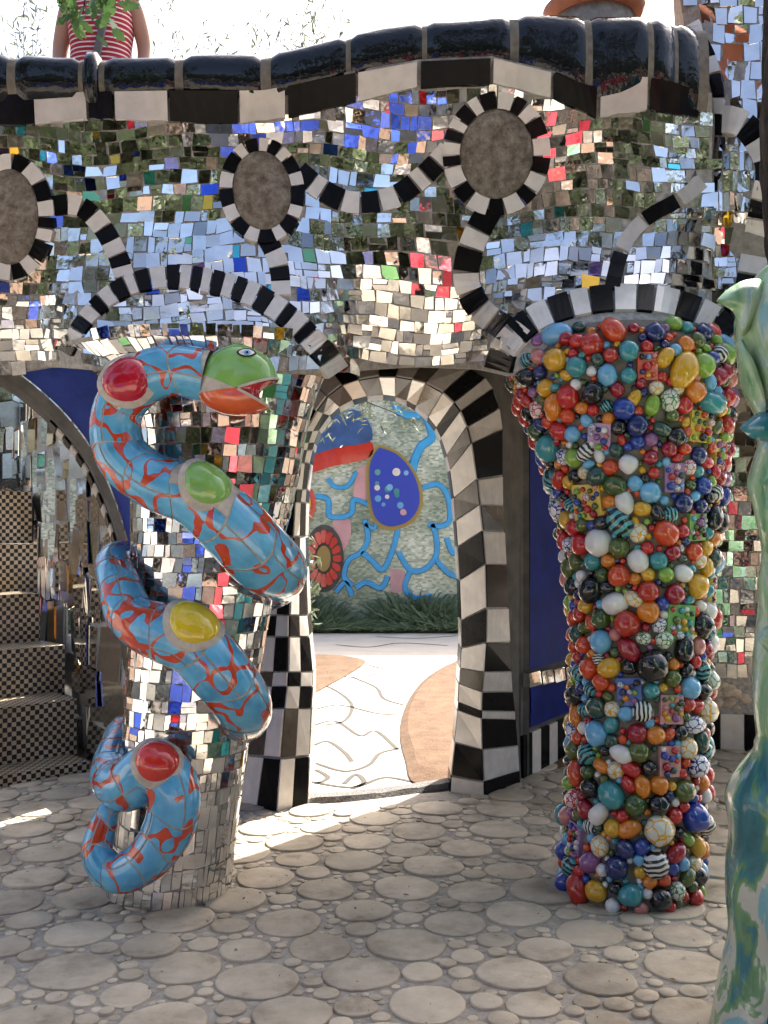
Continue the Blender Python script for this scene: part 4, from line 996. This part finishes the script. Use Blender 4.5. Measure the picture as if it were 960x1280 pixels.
def ribbon(pts, wd=8, closed=False):
    wd *= 1.25; c = catmull(pts, 7); V, Fc = [], []
    for i, p in enumerate(c):
        a, b = c[max(0, i-1)], c[min(len(c)-1, i+1)]; dx, dy = b[0]-a[0], b[1]-a[1]; l = math.hypot(dx, dy) or 1; nx, ny = -dy/l*wd/2, dx/l*wd/2
        for f, d in ((1, 0.0), (0.7, 0.05), (-0.7, 0.05), (-1, 0.0)): V.append(P(p[0]+nx*f, p[1]+ny*f, YW)+Vector((0, -d-0.002, 0)))
    for i in range(len(c)-1):
        for k in range(3): Fc.append((4*i+k, 4*i+k+1, 4*i+5+k, 4*i+4+k))
    mesh('ribbon', V, Fc, RIB, gw)
def blob(pts, m, name, d=0.03, parent=None):
    o = [P(a, b, YW)+Vector((0, -d, 0)) for a, b in [p for p in catmull(pts+[pts[0]], 5)][:-1]]; V, Fc = prism(o, Vector((0, -1, 0)), d); return mesh(name, V, Fc, m, parent or gw)
for pts, wd in (([(492, 500), (500, 516), (520, 520), (535, 512)], 8), ([(530, 514), (540, 545), (525, 560), (515, 590), (518, 620)], 9), ([(528, 610), (548, 606), (560, 622), (562, 650), (550, 658), (535, 655)], 6),
    ([(395, 620), (410, 625), (412, 645), (430, 646), (440, 640), (442, 625), (455, 628)], 6), ([(410, 598), (418, 608), (434, 608), (446, 590)], 5), ([(456, 650), (460, 672), (452, 690), (436, 700), (430, 720), (440, 732)], 6),
    ([(498, 660), (490, 690), (478, 712), (464, 700), (452, 690)], 6), ([(498, 690), (512, 712), (530, 712), (545, 695), (545, 670), (540, 655)], 6), ([(512, 715), (506, 735), (520, 748), (540, 745)], 6), ([(545, 700), (560, 716), (575, 722)], 6),
    ([(445, 735), (458, 728), (476, 735), (485, 720)], 6), ([(572, 640), (566, 600), (560, 570)], 6), ([(420, 740), (432, 728), (440, 745)], 6), ([(575, 690), (565, 690), (558, 672)], 6), ([(455, 628), (470, 640), (468, 660), (456, 655)], 5)): ribbon(pts, wd)
blob([(446, 588), (462, 580), (460, 610), (455, 628), (442, 622)], PINK, 'pink_patch'); blob([(416, 645), (436, 648), (438, 672), (426, 690), (418, 668)], PINK, 'pink_patch'); blob([(488, 712), (504, 714), (506, 735), (490, 740)], PINK, 'pink_patch')
dr = [(474, 560), (498, 570), (518, 596), (524, 628), (512, 650), (488, 658), (470, 648), (463, 620), (463, 580)]
cxm, cym = 492, 610
blob([(cxm+(a-cxm)*1.14, cym+(b-cym)*1.10) for a, b in dr], plain('gold_rim', (0.35, 0.26, 0.06), 0.4), 'medallion_rim', 0.06)
md = blob(dr, plain('medallion_blue', (0.02, 0.05, 0.42), 0.3), 'medallion', 0.10)
for k in range(16):
    a, b, r = random.uniform(470, 512), random.uniform(585, 645), random.uniform(2.5, 5.0); r *= 1
    blob([(a+r*math.cos(t), b+r*math.sin(t)) for t in np.linspace(0, 2*PI, 9)[:8]], random.choice([M['white_tile'], PINK, BEADS[12], BEADS[7]]), 'dot', 0.105+0.004*k/16, md)
fx, fy = 405, 698
fd = blob([(fx+25*math.cos(t), fy+42*math.sin(t)) for t in np.linspace(0, 2*PI, 13)[:12]], M['dark_render'], 'flower_disc', 0.06)
for k in range(16):
    t = 2*PI*k/16; c_, s_ = math.cos(t), math.sin(t); blob([(fx+c_*12-s_*2, fy+s_*20+c_*3), (fx+c_*21-s_*3.4, fy+s_*34+c_*4), (fx+c_*21+s_*3.4, fy+s_*34-c_*4), (fx+c_*12+s_*2, fy+s_*20-c_*3)], GR, 'petal', 0.08, fd)
blob([(fx+9*math.cos(t), fy+16*math.sin(t)) for t in np.linspace(0, 2*PI, 9)[:8]], plain('flower_heart', (0.3, 0.2, 0.05), 0.4), 'flower_heart', 0.09, fd)
yd = blob([(383+12*math.cos(t), 630+22*math.sin(t)) for t in np.linspace(0, 2*PI, 11)[:10]], GR, 'round_boss', 0.05); blob([(381+8*math.cos(t), 630+14*math.sin(t)) for t in np.linspace(0, 2*PI, 11)[:10]], GY, 'boss_heart', 0.07, yd)
blob([(380, 570), (420, 560), (462, 552), (462, 572), (420, 582), (380, 592)], GR, 'red_frieze', 0.06); blob([(380, 540), (410, 520), (450, 515), (465, 550), (420, 560), (380, 570)], plain('frieze_blue', (0.03, 0.09, 0.26), 0.4, var=0.4, vscale=3), 'blue_frieze', 0.08)

# ================================================================== FOLIAGE
def leaves(centers, radii, n, size, aspect=2.2, updown=0.0, flat=1.0, shell=0.5):
    """leaf quads (two triangles folded) spread through clumps; returns verts, faces"""
    k = len(centers); ci = rng.integers(0, k, n); C_ = np.array(centers)[ci]; R_ = np.array(radii)[ci][:, None]
    d = rng.normal(size=(n, 3)); d /= np.linalg.norm(d, axis=1)[:, None]; d[:, 2] *= flat
    pos = C_+d*R_*(rng.random((n, 1))**shell)
    ax = rng.normal(size=(n, 3)); ax[:, 2] += updown; ax /= np.linalg.norm(ax, axis=1)[:, None]
    b = np.cross(ax, rng.normal(size=(n, 3))); b /= np.linalg.norm(b, axis=1)[:, None]
    s = size*(0.6+0.8*rng.random((n, 1))); l = ax*s; wv = b*s/aspect; nn = np.cross(ax, b)*s*0.18
    v = np.stack([pos-l, pos+wv*0.9+nn, pos+l, pos-wv*0.9+nn], 1).reshape(-1, 3)
    f = np.arange(n*4).reshape(-1, 4); return v, f
def np_mesh(name, v, f, mat, parent, base=None):
    c = np.array(base if base is not None else (v.min(0)+v.max(0))/2); me = bpy.data.meshes.new(name); nq = len(f)
    me.vertices.add(len(v)); me.vertices.foreach_set('co', (v-c).ravel()); me.loops.add(nq*4); me.loops.foreach_set('vertex_index', f.ravel().astype(np.int32))
    me.polygons.add(nq); me.polygons.foreach_set('loop_start', np.arange(0, nq*4, 4, dtype=np.int32)); me.update(calc_edges=True); me.materials.append(mat)
    return link(name, me, parent, tuple(c))
def limb(pts, parent, name='trunk', mat=None, ns=9, rough=0.12, n=5):
    c = catmull(pts, n); rws = []
    for i, (x, y, z, r) in enumerate(c):
        rws.append([Vector((x+r*math.cos(a)*(1+rough*noise.noise(Vector((math.cos(a)*3, math.sin(a)*3, z*4)))), y+r*math.sin(a)*(1+rough*noise.noise(Vector((math.sin(a)*3, math.cos(a)*3, z*4)))), z)) for a in [2*PI*k/ns for k in range(ns)]])
    return grid_mesh(name, rws, mat or M['bark'], parent, closed=True)
def tree(name, base, h, crown, n, size, label, mat, r=0.14, aspect=2.0, lean=(0, 0), shell=0.45, ncl=26, group=None):
    t = thing(name, base, label, 'tree', group); bx, by, bz_ = base; top = Vector((bx+lean[0], by+lean[1], bz_+h))
    limb([(bx, by, bz_, r*1.3), (bx+lean[0]*0.3, by+lean[1]*0.3, bz_+h*0.35, r), (bx+lean[0]*0.7, by+lean[1]*0.7, bz_+h*0.7, r*0.7), (*top, r*0.3)], t)
    cs, rs = [], []
    for _ in range(ncl):
        d = Vector((random.gauss(0, 1), random.gauss(0, 1), random.gauss(0, 0.7))).normalized()*random.uniform(0.3, 1)
        c = top+Vector((d.x*crown[0], d.y*crown[0], d.z*crown[1])); cs.append(tuple(c)); rs.append(crown[0]*random.uniform(0.22, 0.42))
        if _ % 3 == 0:
            s = top.lerp(Vector(base), random.uniform(0.05, 0.45)); m = s.lerp(c, 0.5)+Vector((0, 0, 0.15)); limb([(*s, r*0.45), (*m, r*0.28), (*c, r*0.08)], t, 'branch', ns=6)
    v, f = leaves(cs, rs, n, size, aspect, shell=shell); np_mesh('crown', v, f, mat, t); return t
# trees round the courtyard (they close the view that the mirrors reflect and shade the floor)
tree('broadleaf_tree', (-4.6, -3.2, 0), 4.6, (2.4, 1.7), 12000, 0.13, 'broad tree rising behind the courtyard, left of the entrance, seen in the mirrors', M['leaf'], 0.2)
tree('broadleaf_tree', (3.8, -4.6, 0), 4.8, (2.5, 1.8), 12000, 0.13, 'broad tree behind the courtyard, right of the entrance, seen in the mirrors', M['leaf_dark'], 0.2)
tree('broadleaf_tree', (-0.6, -9.5, 0), 5.2, (3.2, 2.2), 12000, 0.17, 'distant broad tree straight behind the courtyard, seen in the mirrors', M['leaf'], 0.25)
tree('broadleaf_tree', (-10.5, 1.0, 0), 4.4, (2.4, 1.8), 6000, 0.12, 'broad tree off the stair side of the courtyard, seen in the mirrors', M['leaf_dark'], 0.22)
tree('broadleaf_tree', (8.0, 0.0, 0), 4.8, (2.6, 2.0), 7000, 0.1, 'broad tree off the bead column side of the courtyard, seen in the mirrors', M['leaf'], 0.22)
for k_, (tx, ty, th_, cr_, nm_) in enumerate(((-3.2, -7.2, 4.4, 2.6, 'pale wall'), (2.6, -8.2, 4.2, 2.6, 'red wall'), (-7.2, -6.0, 4.6, 2.8, 'blue wall'), (7.0, -6.5, 4.6, 2.8, 'turquoise wall'))):
    tree('background_tree', (tx, ty, 0), th_, (cr_, 2.0), 7000, 0.17, 'leafy background tree on the '+nm_+' side far behind the courtyard, seen in the mirrors', (M['leaf'], M['leaf_dark'])[k_ % 2], 0.2)
for k_, (tx, ty, wh_) in enumerate(((0.6, -15.0, 'straight behind'), (-6.5, -13.0, 'diagonally behind the blue wall of'), (7.0, -13.0, 'diagonally behind the red wall of'))):
    tree('background_tree', (tx, ty, 0), 5.6, (4.2, 3.0), 6000, 0.24, 'big leafy tree far '+wh_+' the courtyard, seen in the mirrors', M['leaf'], 0.25)
# dark leaning trunk at the right
tt = thing('leaning_tree', (1.45, 2.55, 0), 'dark rough barked tree trunk rising above the green glazed sculpture', 'tree')
tr_ = [(P(1030, 1400, 2.55).x, 2.6, 0.0, 0.13), (P(1035, 900, 2.55).x, 2.58, 1.0, 0.115), (P(1022, 430, 2.55).x, 2.55, 2.02, 0.105), (P(1002, 250, 2.55).x, 2.55, 2.39, 0.098), (P(1001, 100, 2.55).x, 2.55, 2.7, 0.095), (P(1008, -80, 2.55).x, 2.5, 3.1, 0.092), (1.2, 2.2, 4.2, 0.07), (1.3, 1.8, 5.0, 0.03)]
cT = catmull(tr_, 30); rws = []
for x, y, z, r in cT:
    row = []
    for k in range(72):
        a = 2*PI*k/72; dsp = 0.5*abs(noise.noise(Vector((math.cos(a)*4.5, math.sin(a)*4.5, z*3.0))))+0.35*abs(noise.noise(Vector((math.cos(a)*11, math.sin(a)*11, z*9)))); rr = r*(0.86+0.42*dsp); row.append(Vector((x+rr*math.cos(a), y+rr*math.sin(a), z)))
    rws.append(row)
grid_mesh('trunk', rws, M['bark'], tt, closed=True)
cs = [(1.3+random.gauss(0, 1.0), 1.2+random.gauss(0, 0.9), 5.2+random.gauss(0, 0.5)) for _ in range(22)]; v, f = leaves(cs, [0.45]*22, 4500, 0.07); np_mesh('crown', v, f, M['leaf_dark'], tt)
# olive tree behind the terrace
ol = thing('olive_tree', (-1.25, 8.6, 0), 'slender silvery olive tree with upright shoots behind the terrace', 'tree')
limb([(-1.25, 8.6, 0, 0.12), (-1.2, 8.6, 1.4, 0.1), (-1.1, 8.6, 2.8, 0.08), (-0.95, 8.6, 3.9, 0.04)], ol)
V_, F_, base_n = [], [], 0
shoots = []
for k in range(44):
    px = random.choice((random.uniform(190, 300), random.uniform(320, 440), random.uniform(345, 480), random.uniform(0, 70))); Ys = random.uniform(8.2, 9.6); x0 = (px-480)/F*Ys; z1 = random.uniform(5.0, 6.6); sway = random.gauss(0, 0.3)
    limb([(-1.05+random.gauss(0, 0.12), 8.6, 3.2+random.random()*0.6, 0.02), (x0, Ys, 4.2, 0.006), (x0+sway*0.5, Ys, lerp(4.2, z1, 0.5), 0.005), (x0+sway, Ys, z1, 0.0015)], ol, 'branch', ns=4)
    nl = 120; tz = rng.random(nl); pos = np.stack([x0+sway*tz, np.full(nl, Ys), 4.2+(z1-4.2)*tz], 1)+rng.normal(size=(nl, 3))*0.06
    shoots.append(pos)
# low hanging branches in front of the doorway view
for k in range(26):
    a = P(random.uniform(385, 545), random.uniform(490, 560), random.uniform(8.3, 9.3)); b = a+Vector((random.uniform(-0.5, 0.1), random.uniform(-0.2, 0.2), random.uniform(0.1, 0.4))); nl = 26; tz = rng.random((nl, 1)); shoots.append(np.array(a)*(1-tz)+np.array(b)*tz+rng.normal(size=(nl, 3))*0.03)
limb([(-1.1, 8.6, 2.4, 0.04), (-0.6, 8.7, 2.75, 0.02), (0.0, 8.8, 2.6, 0.012), (0.3, 8.8, 2.45, 0.005)], ol, 'branch', ns=5)
pos = np.concatenate(shoots); v, f = leaves([(0, 0, 0)], [0.0], len(pos), 0.042, 4.5, updown=1.1); v = v.reshape(-1, 4, 3)+pos[:, None, :]; np_mesh('crown', v.reshape(-1, 3), f, M['olive'], ol)
# shrub by the left jamb, grasses along the garden wall
sh = thing('garden_shrub', (-0.62, 7.6, 0), 'small leafy shrub beside the left door jamb on the garden side', 'shrub')
cs = [tuple(P(random.uniform(352, 394), random.uniform(640, 800), 7.5)+Vector((-0.03, random.gauss(0, 0.1), 0))) for _ in range(20)]; v, f = leaves(cs, [0.09]*20, 420, 0.035, 2.6); np_mesh('crown', v, f, M['olive'], sh)
limb([(-0.64, 7.6, 0, 0.012), (-0.63, 7.55, 0.7, 0.01), (-0.6, 7.5, 1.6, 0.004)], sh, 'stem', ns=5)
ng = 16000; x = rng.uniform(-5, 5, ng); y = rng.uniform(14.85, 15.75, ng); z0 = np.zeros(ng); hgt = 0.08+0.40*rng.random(ng)*(0.55+0.45*np.sin(x*3.1+y*2))*np.clip((y-14.75)*1.6, 0.25, 1.2)
dx = rng.normal(size=ng)*0.2; dy = rng.normal(size=ng)*0.15-0.05; wv = 0.008+0.010*rng.random(ng); an = rng.uniform(0, PI, ng); wx, wy = np.cos(an)*wv, np.sin(an)*wv
v = np.stack([np.stack([x-wx, y-wy, z0], 1), np.stack([x+wx, y+wy, z0], 1), np.stack([x+dx+wx*0.5, y+dy, hgt], 1), np.stack([x+dx*1.2, y+dy*1.2, hgt*1.05], 1)], 1).reshape(-1, 3)
tag(np_mesh('ground_cover', v, np.arange(ng*4).reshape(-1, 4), M['grass'], None), 'low green ground cover along the foot of the garden wall', 'ground cover', kind='stuff')
tree('garden_tree', (3.6, 19.5, 0), 4.0, (2.2, 1.8), 4500, 0.1, 'leafy tree standing behind the distant garden wall', M['leaf'], 0.16)
# leafy sprig hanging from a tree at the left
SPRIG = leafmat('leaf_sprig', (0.035, 0.085, 0.02), (0.07, 0.14, 0.04), 0.3)
bt = thing('overhanging_tree', (-2.9, 3.3, 0), 'green lobed leaves of an overhanging branch in front of the striped top', 'tree')
ep = P(98, 8, 4.0)
limb([(-2.9, 3.3, 0, 0.1), (-2.8, 3.3, 1.8, 0.09), (-2.5, 3.45, 3.4, 0.07), (-1.9, 3.75, 4.2, 0.035), (ep.x-0.02, 4.0, ep.z+0.28, 0.01), (ep.x+0.02, 4.0, ep.z-0.02, 0.003)], bt)
V2, F2 = [], []
def oakleaf(c, d, nrm, L):
    s = d.cross(nrm).normalized(); b = len(V2); prof_ = [(0, 0.02), (0.12, 0.10), (0.25, 0.30), (0.33, 0.17), (0.48, 0.40), (0.58, 0.22), (0.74, 0.36), (0.84, 0.2), (1.0, 0.04)]
    for t, w_ in prof_:
        p = c+d*L*t+nrm*L*0.12*math.sin(t*3); V2.extend([p+s*w_*L*0.62, p, p-s*w_*L*0.62])
    for i in range(len(prof_)-1):
        for k in range(2): F2.append((b+3*i+k, b+3*i+k+1, b+3*i+4+k, b+3*i+3+k))
for k in range(46):
    c = P(random.gauss(104, 20), random.gauss(2, 16), random.uniform(3.93, 4.07)); d = Vector((random.gauss(0.1, 0.7), random.gauss(0, 0.4), random.gauss(-0.5, 0.5))).normalized()
    nr = Vector((random.gauss(0, 0.5), -1, random.gauss(0.3, 0.5))); nr = (nr-d*nr.dot(d)).normalized(); V2, F2 = [], []; oakleaf(c, d, nr, random.uniform(0.06, 0.095)); mesh('leaf', V2, F2, SPRIG, bt, smooth=True)

cs = [(-2.6+random.gauss(0, 0.7), 2.9+random.gauss(0, 0.6), 4.9+random.gauss(0, 0.4)) for _ in range(18)]; v, f = leaves(cs, [0.4]*18, 2600, 0.07); np_mesh('crown', v, f, M['leaf'], bt)

# ================================================================== PERSON on the terrace
SKIN = plain('skin', (0.42, 0.23, 0.16), 0.5, var=0.06, vscale=10)
q = NT('striped_cloth'); s = q.n('SeparateXYZ'); q.l(q.pos(), s.inputs[0]); nz = q.noise(5, 2); ad = q.n('Math', operation='MULTIPLY_ADD'); ad.inputs[1].default_value = 0.02; q.l(nz.outputs[0], ad.inputs[0]); q.l(s.outputs[2], ad.inputs[2])
mo = q.n('Math', operation='MULTIPLY'); mo.inputs[1].default_value = 1/0.026; q.l(ad.outputs[0], mo.inputs[0]); fr1 = q.n('Math', operation='FRACT'); q.l(mo.outputs[0], fr1.inputs[0])
q.l(q.ramp(fr1.outputs[0], [(0.0, (0.33, 0.015, 0.035)), (0.68, (0.33, 0.015, 0.035)), (0.70, (0.7, 0.62, 0.62)), (0.98, (0.7, 0.62, 0.62))], 'CONSTANT'), q.b.inputs['Base Color']); q.set(Roughness=0.9); M['stripe'] = q.m
def skin_mesh(name, verts, edges, radii, mat, parent, root=0, sub=2):
    V = np.array(verts, float); c = V[root]; me = bpy.data.meshes.new(name); me.from_pydata([tuple(v-c) for v in V], edges, []); me.materials.append(mat); o = link(name, me, parent, tuple(c))
    md_ = o.modifiers.new('skin', 'SKIN'); md_.use_smooth_shade = True
    for i, r in enumerate(radii):
        sv = me.skin_vertices[0].data[i]; sv.radius = r if isinstance(r, tuple) else (r, r); sv.use_root = (i == root)
    sb = o.modifiers.new('sub', 'SUBSURF'); sb.levels = sub; sb.render_levels = sub; return o
fx0, fy0, fz0 = (127-480)/F*5.35, 5.35, 3.0
pz = lambda x, y, z: (fx0+x, fy0+y, fz0+z)
person = thing('person', (fx0, fy0, fz0), 'person in red and white striped sleeveless top with grey shoulder strap on the terrace', 'person')
bv = [pz(0, 0, 0.93), pz(0, 0, 1.08), pz(0, 0, 1.24), pz(0, 0, 1.36), pz(0, 0.0, 1.46), pz(0, -0.02, 1.53), pz(0, -0.03, 1.64), pz(0, -0.03, 1.72),
      pz(-0.17, 0.01, 1.38), pz(-0.23, 0.03, 1.13), pz(-0.22, -0.03, 0.90), pz(-0.21, -0.07, 0.80), pz(0.17, 0.01, 1.38), pz(0.23, 0.03, 1.13), pz(0.22, -0.03, 0.90), pz(0.21, -0.07, 0.80),
      pz(-0.09, 0, 0.86), pz(-0.10, -0.01, 0.47), pz(-0.10, 0.03, 0.09), pz(-0.10, -0.13, 0.03), pz(0.09, 0, 0.86), pz(0.10, -0.01, 0.47), pz(0.10, 0.03, 0.09), pz(0.10, -0.13, 0.03)]
be = [(0, 1), (1, 2), (2, 3), (3, 4), (4, 5), (5, 6), (6, 7), (3, 8), (8, 9), (9, 10), (10, 11), (3, 12), (12, 13), (13, 14), (14, 15), (0, 16), (16, 17), (17, 18), (18, 19), (0, 20), (20, 21), (21, 22), (22, 23)]
brd = [(0.15, 0.11), (0.125, 0.095), (0.14, 0.105), (0.12, 0.085), 0.058, 0.055, (0.085, 0.10), (0.07, 0.085), 0.06, 0.046, 0.034, 0.03, 0.06, 0.046, 0.034, 0.03, 0.09, 0.06, 0.04, 0.035, 0.09, 0.06, 0.04, 0.035]
skin_mesh('body', bv, be, brd, SKIN, person)
tv = [pz(0, 0, 0.90), pz(0, 0, 1.0), pz(0, 0, 1.10), pz(0, 0, 1.22), pz(0, 0, 1.33), pz(0, 0.005, 1.38)]
def torso(name, secs, mat, parent):
    rws = []
    for z, rx, ry in catmull(secs, 5): rws.append([Vector(pz(rx*math.copysign(abs(math.cos(a))**0.85, math.cos(a)), ry*math.copysign(abs(math.sin(a))**0.85, math.sin(a))-0.005, z)) for a in [2*PI*k/36 for k in range(36)]])
    return grid_mesh(name, rws, mat, parent, closed=True)
torso('striped_top', [(0.86, 0.185, 0.145), (1.0, 0.165, 0.13), (1.10, 0.16, 0.125), (1.20, 0.17, 0.135), (1.30, 0.168, 0.135), (1.37, 0.145, 0.115), (1.41, 0.10, 0.09)], M['stripe'], person)
DEN = plain('trouser_cloth', (0.05, 0.07, 0.12), 0.9, var=0.2)
skin_mesh('trousers', [pz(0, 0, 0.92), pz(-0.09, 0, 0.84), pz(-0.10, -0.01, 0.47), pz(-0.10, 0.03, 0.12), pz(0.09, 0, 0.84), pz(0.10, -0.01, 0.47), pz(0.10, 0.03, 0.12)], [(0, 1), (1, 2), (2, 3), (0, 4), (4, 5), (5, 6)], [(0.165, 0.125), 0.105, 0.08, 0.07, 0.105, 0.08, 0.07], DEN, person)
# face and hair
HAIR = plain('hair', (0.05, 0.03, 0.02), 0.7, var=0.3, vscale=40)
hv, hf = uvsphere(20, 14); hp = Vector(pz(0, -0.005, 1.69)); HV = [hp+Vector((x*0.098, y*0.115, z*0.115)) for x, y, z in hv]; HV = [Vector((p.x, max(p.y, hp.y-0.055), p.z)) if p.z < hp.z+0.035 else p for p in HV]; mesh('hair', HV, hf, HAIR, person, smooth=True)
for sx in (-1, 1):
    e_ = Vector(pz(0.033*sx, -0.122, 1.655)); mesh('eye', [e_+Vector((x*0.014, y*0.008, z*0.009)) for x, y, z in hv], hf, M['white_tile'], person, smooth=True)
nb = Vector(pz(0, -0.125, 1.62)); mesh('nose', [nb+Vector((0, -0.022, -0.012)), nb+Vector((-0.016, 0.005, -0.016)), nb+Vector((0.016, 0.005, -0.016)), nb+Vector((0, 0.005, 0.035))], [(0, 1, 3), (0, 3, 2), (0, 2, 1)], SKIN, person, smooth=True)
mb = Vector(pz(0, -0.118, 1.575)); mesh('mouth', [mb+Vector((0.024*math.cos(t), 0, 0.007*math.sin(t))) for t in np.linspace(0, 2*PI, 13)[:12]], [tuple(range(12))], glaze('lips', (0.3, 0.08, 0.07)), person)
# shoulder strap running from one shoulder down across the chest
V, Fc = [], []; SG = plain('strap_cloth', (0.11, 0.115, 0.125), 0.8, var=0.15, vscale=60)
for i in range(13):
    t = i/12; x = lerp(0.10, 0.0, t); z = lerp(1.43, 0.95, t); yb = -0.15+0.045*max(0, (z-1.30)/0.13)**1.5; V += [Vector(pz(x-0.018, yb, z)), Vector(pz(x+0.018, yb, z)), Vector(pz(x+0.018, yb+0.02, z)), Vector(pz(x-0.018, yb+0.02, z))]
for i in range(12):
    for k in range(4): Fc.append((4*i+k, 4*i+(k+1) % 4, 4*i+4+(k+1) % 4, 4*i+4+k))
mesh('shoulder_strap', V, Fc, SG, person)
# ================================================================== TERRACOTTA POT on the terrace edge
TC = plain('terracotta', (0.36, 0.13, 0.07), 0.8, var=0.25, vscale=12, bump=0.2)
pc = P(742, 30, 4.95); pot = thing('terracotta_pot', (pc.x, pc.y, 3.0), 'terracotta pot on its saucer above the black coping', 'pot')
def lathe(name, prof_, c, mat, parent, ns=40): return grid_mesh(name, [[Vector((c.x+r*math.cos(a), c.y+r*math.sin(a), z)) for a in [2*PI*k/ns for k in range(ns)]] for r, z in prof_], mat, parent, closed=True)
zb = P(0, 22, 4.95).z
lathe('plinth', [(0.2, 3.0), (0.2, zb-0.02), (0.0, zb-0.02)], pc, M['cement'], pot)
lathe('saucer', [(0.0, zb-0.018), (0.225, zb-0.018), (0.25, zb+0.035), (0.243, zb+0.038), (0.21, zb+0.0)], pc, TC, pot)
lathe('pot_body', [(0.17, zb), (0.19, zb+0.1), (0.235, zb+0.32), (0.255, zb+0.325), (0.26, zb+0.39), (0.235, zb+0.395), (0.2, zb+0.33), (0, zb+0.33)], pc, TC, pot)
v, f = leaves([(pc.x+random.gauss(0, 0.1), pc.y+random.gauss(0, 0.1), zb+0.6+random.gauss(0, 0.1)) for _ in range(8)], [0.15]*8, 350, 0.05); np_mesh('plant', v, f, M['leaf'], pot)

# ================================================================== behind the viewer: what the mirrors see
def curvy(name, pts, h, mat, label, cat='wall'):
    c = catmull(pts, 8); t = thing(name, (pts[0][0], pts[0][1], 0), label, cat); rws = []
    for off, z in ((0, 0), (0, h*0.8), (0.05, h*0.96), (0.14, h), (0.24, h*0.94), (0.28, h*0.75), (0.28, 0)): rws.append([Vector((x, y-off, z+(0.12*math.sin(i*0.5) if z > 0.1 else 0))) for i, (x, y) in enumerate(c)])
    grid_mesh('wall_body', rws, mat, t); return t
curvy('low_wall', [(-3.6, -2.4), (-2.4, -3.3), (-1.2, -3.0), (-0.3, -3.6)], 1.5, M['blue'], 'low curving cobalt blue wall behind the viewer, reflected in the mirrors')
curvy('low_wall', [(1.6, -3.8), (2.4, -3.3), (3.4, -3.6), (4.6, -2.6)], 1.3, plain('wall_red', (0.5, 0.04, 0.06), 0.4, var=0.1), 'low curving red wall behind the viewer, reflected in the mirrors')
curvy('low_wall', [(4.2, 3.6), (4.6, 2.2), (4.9, 0.6), (5.2, -1.0)], 2.2, plain('wall_turquoise', (0.06, 0.38, 0.42), 0.4, var=0.15), 'curving turquoise wall beyond the glazed sculpture, reflected in the mirrors')
curvy('low_wall', [(-5.6, -1.0), (-5.2, 1.0), (-5.0, 2.6), (-5.3, 4.4)], 2.4, plain('wall_pale', (0.55, 0.53, 0.50), 0.7, var=0.2), 'curving pale plastered wall beyond the stairs side, reflected in the mirrors')
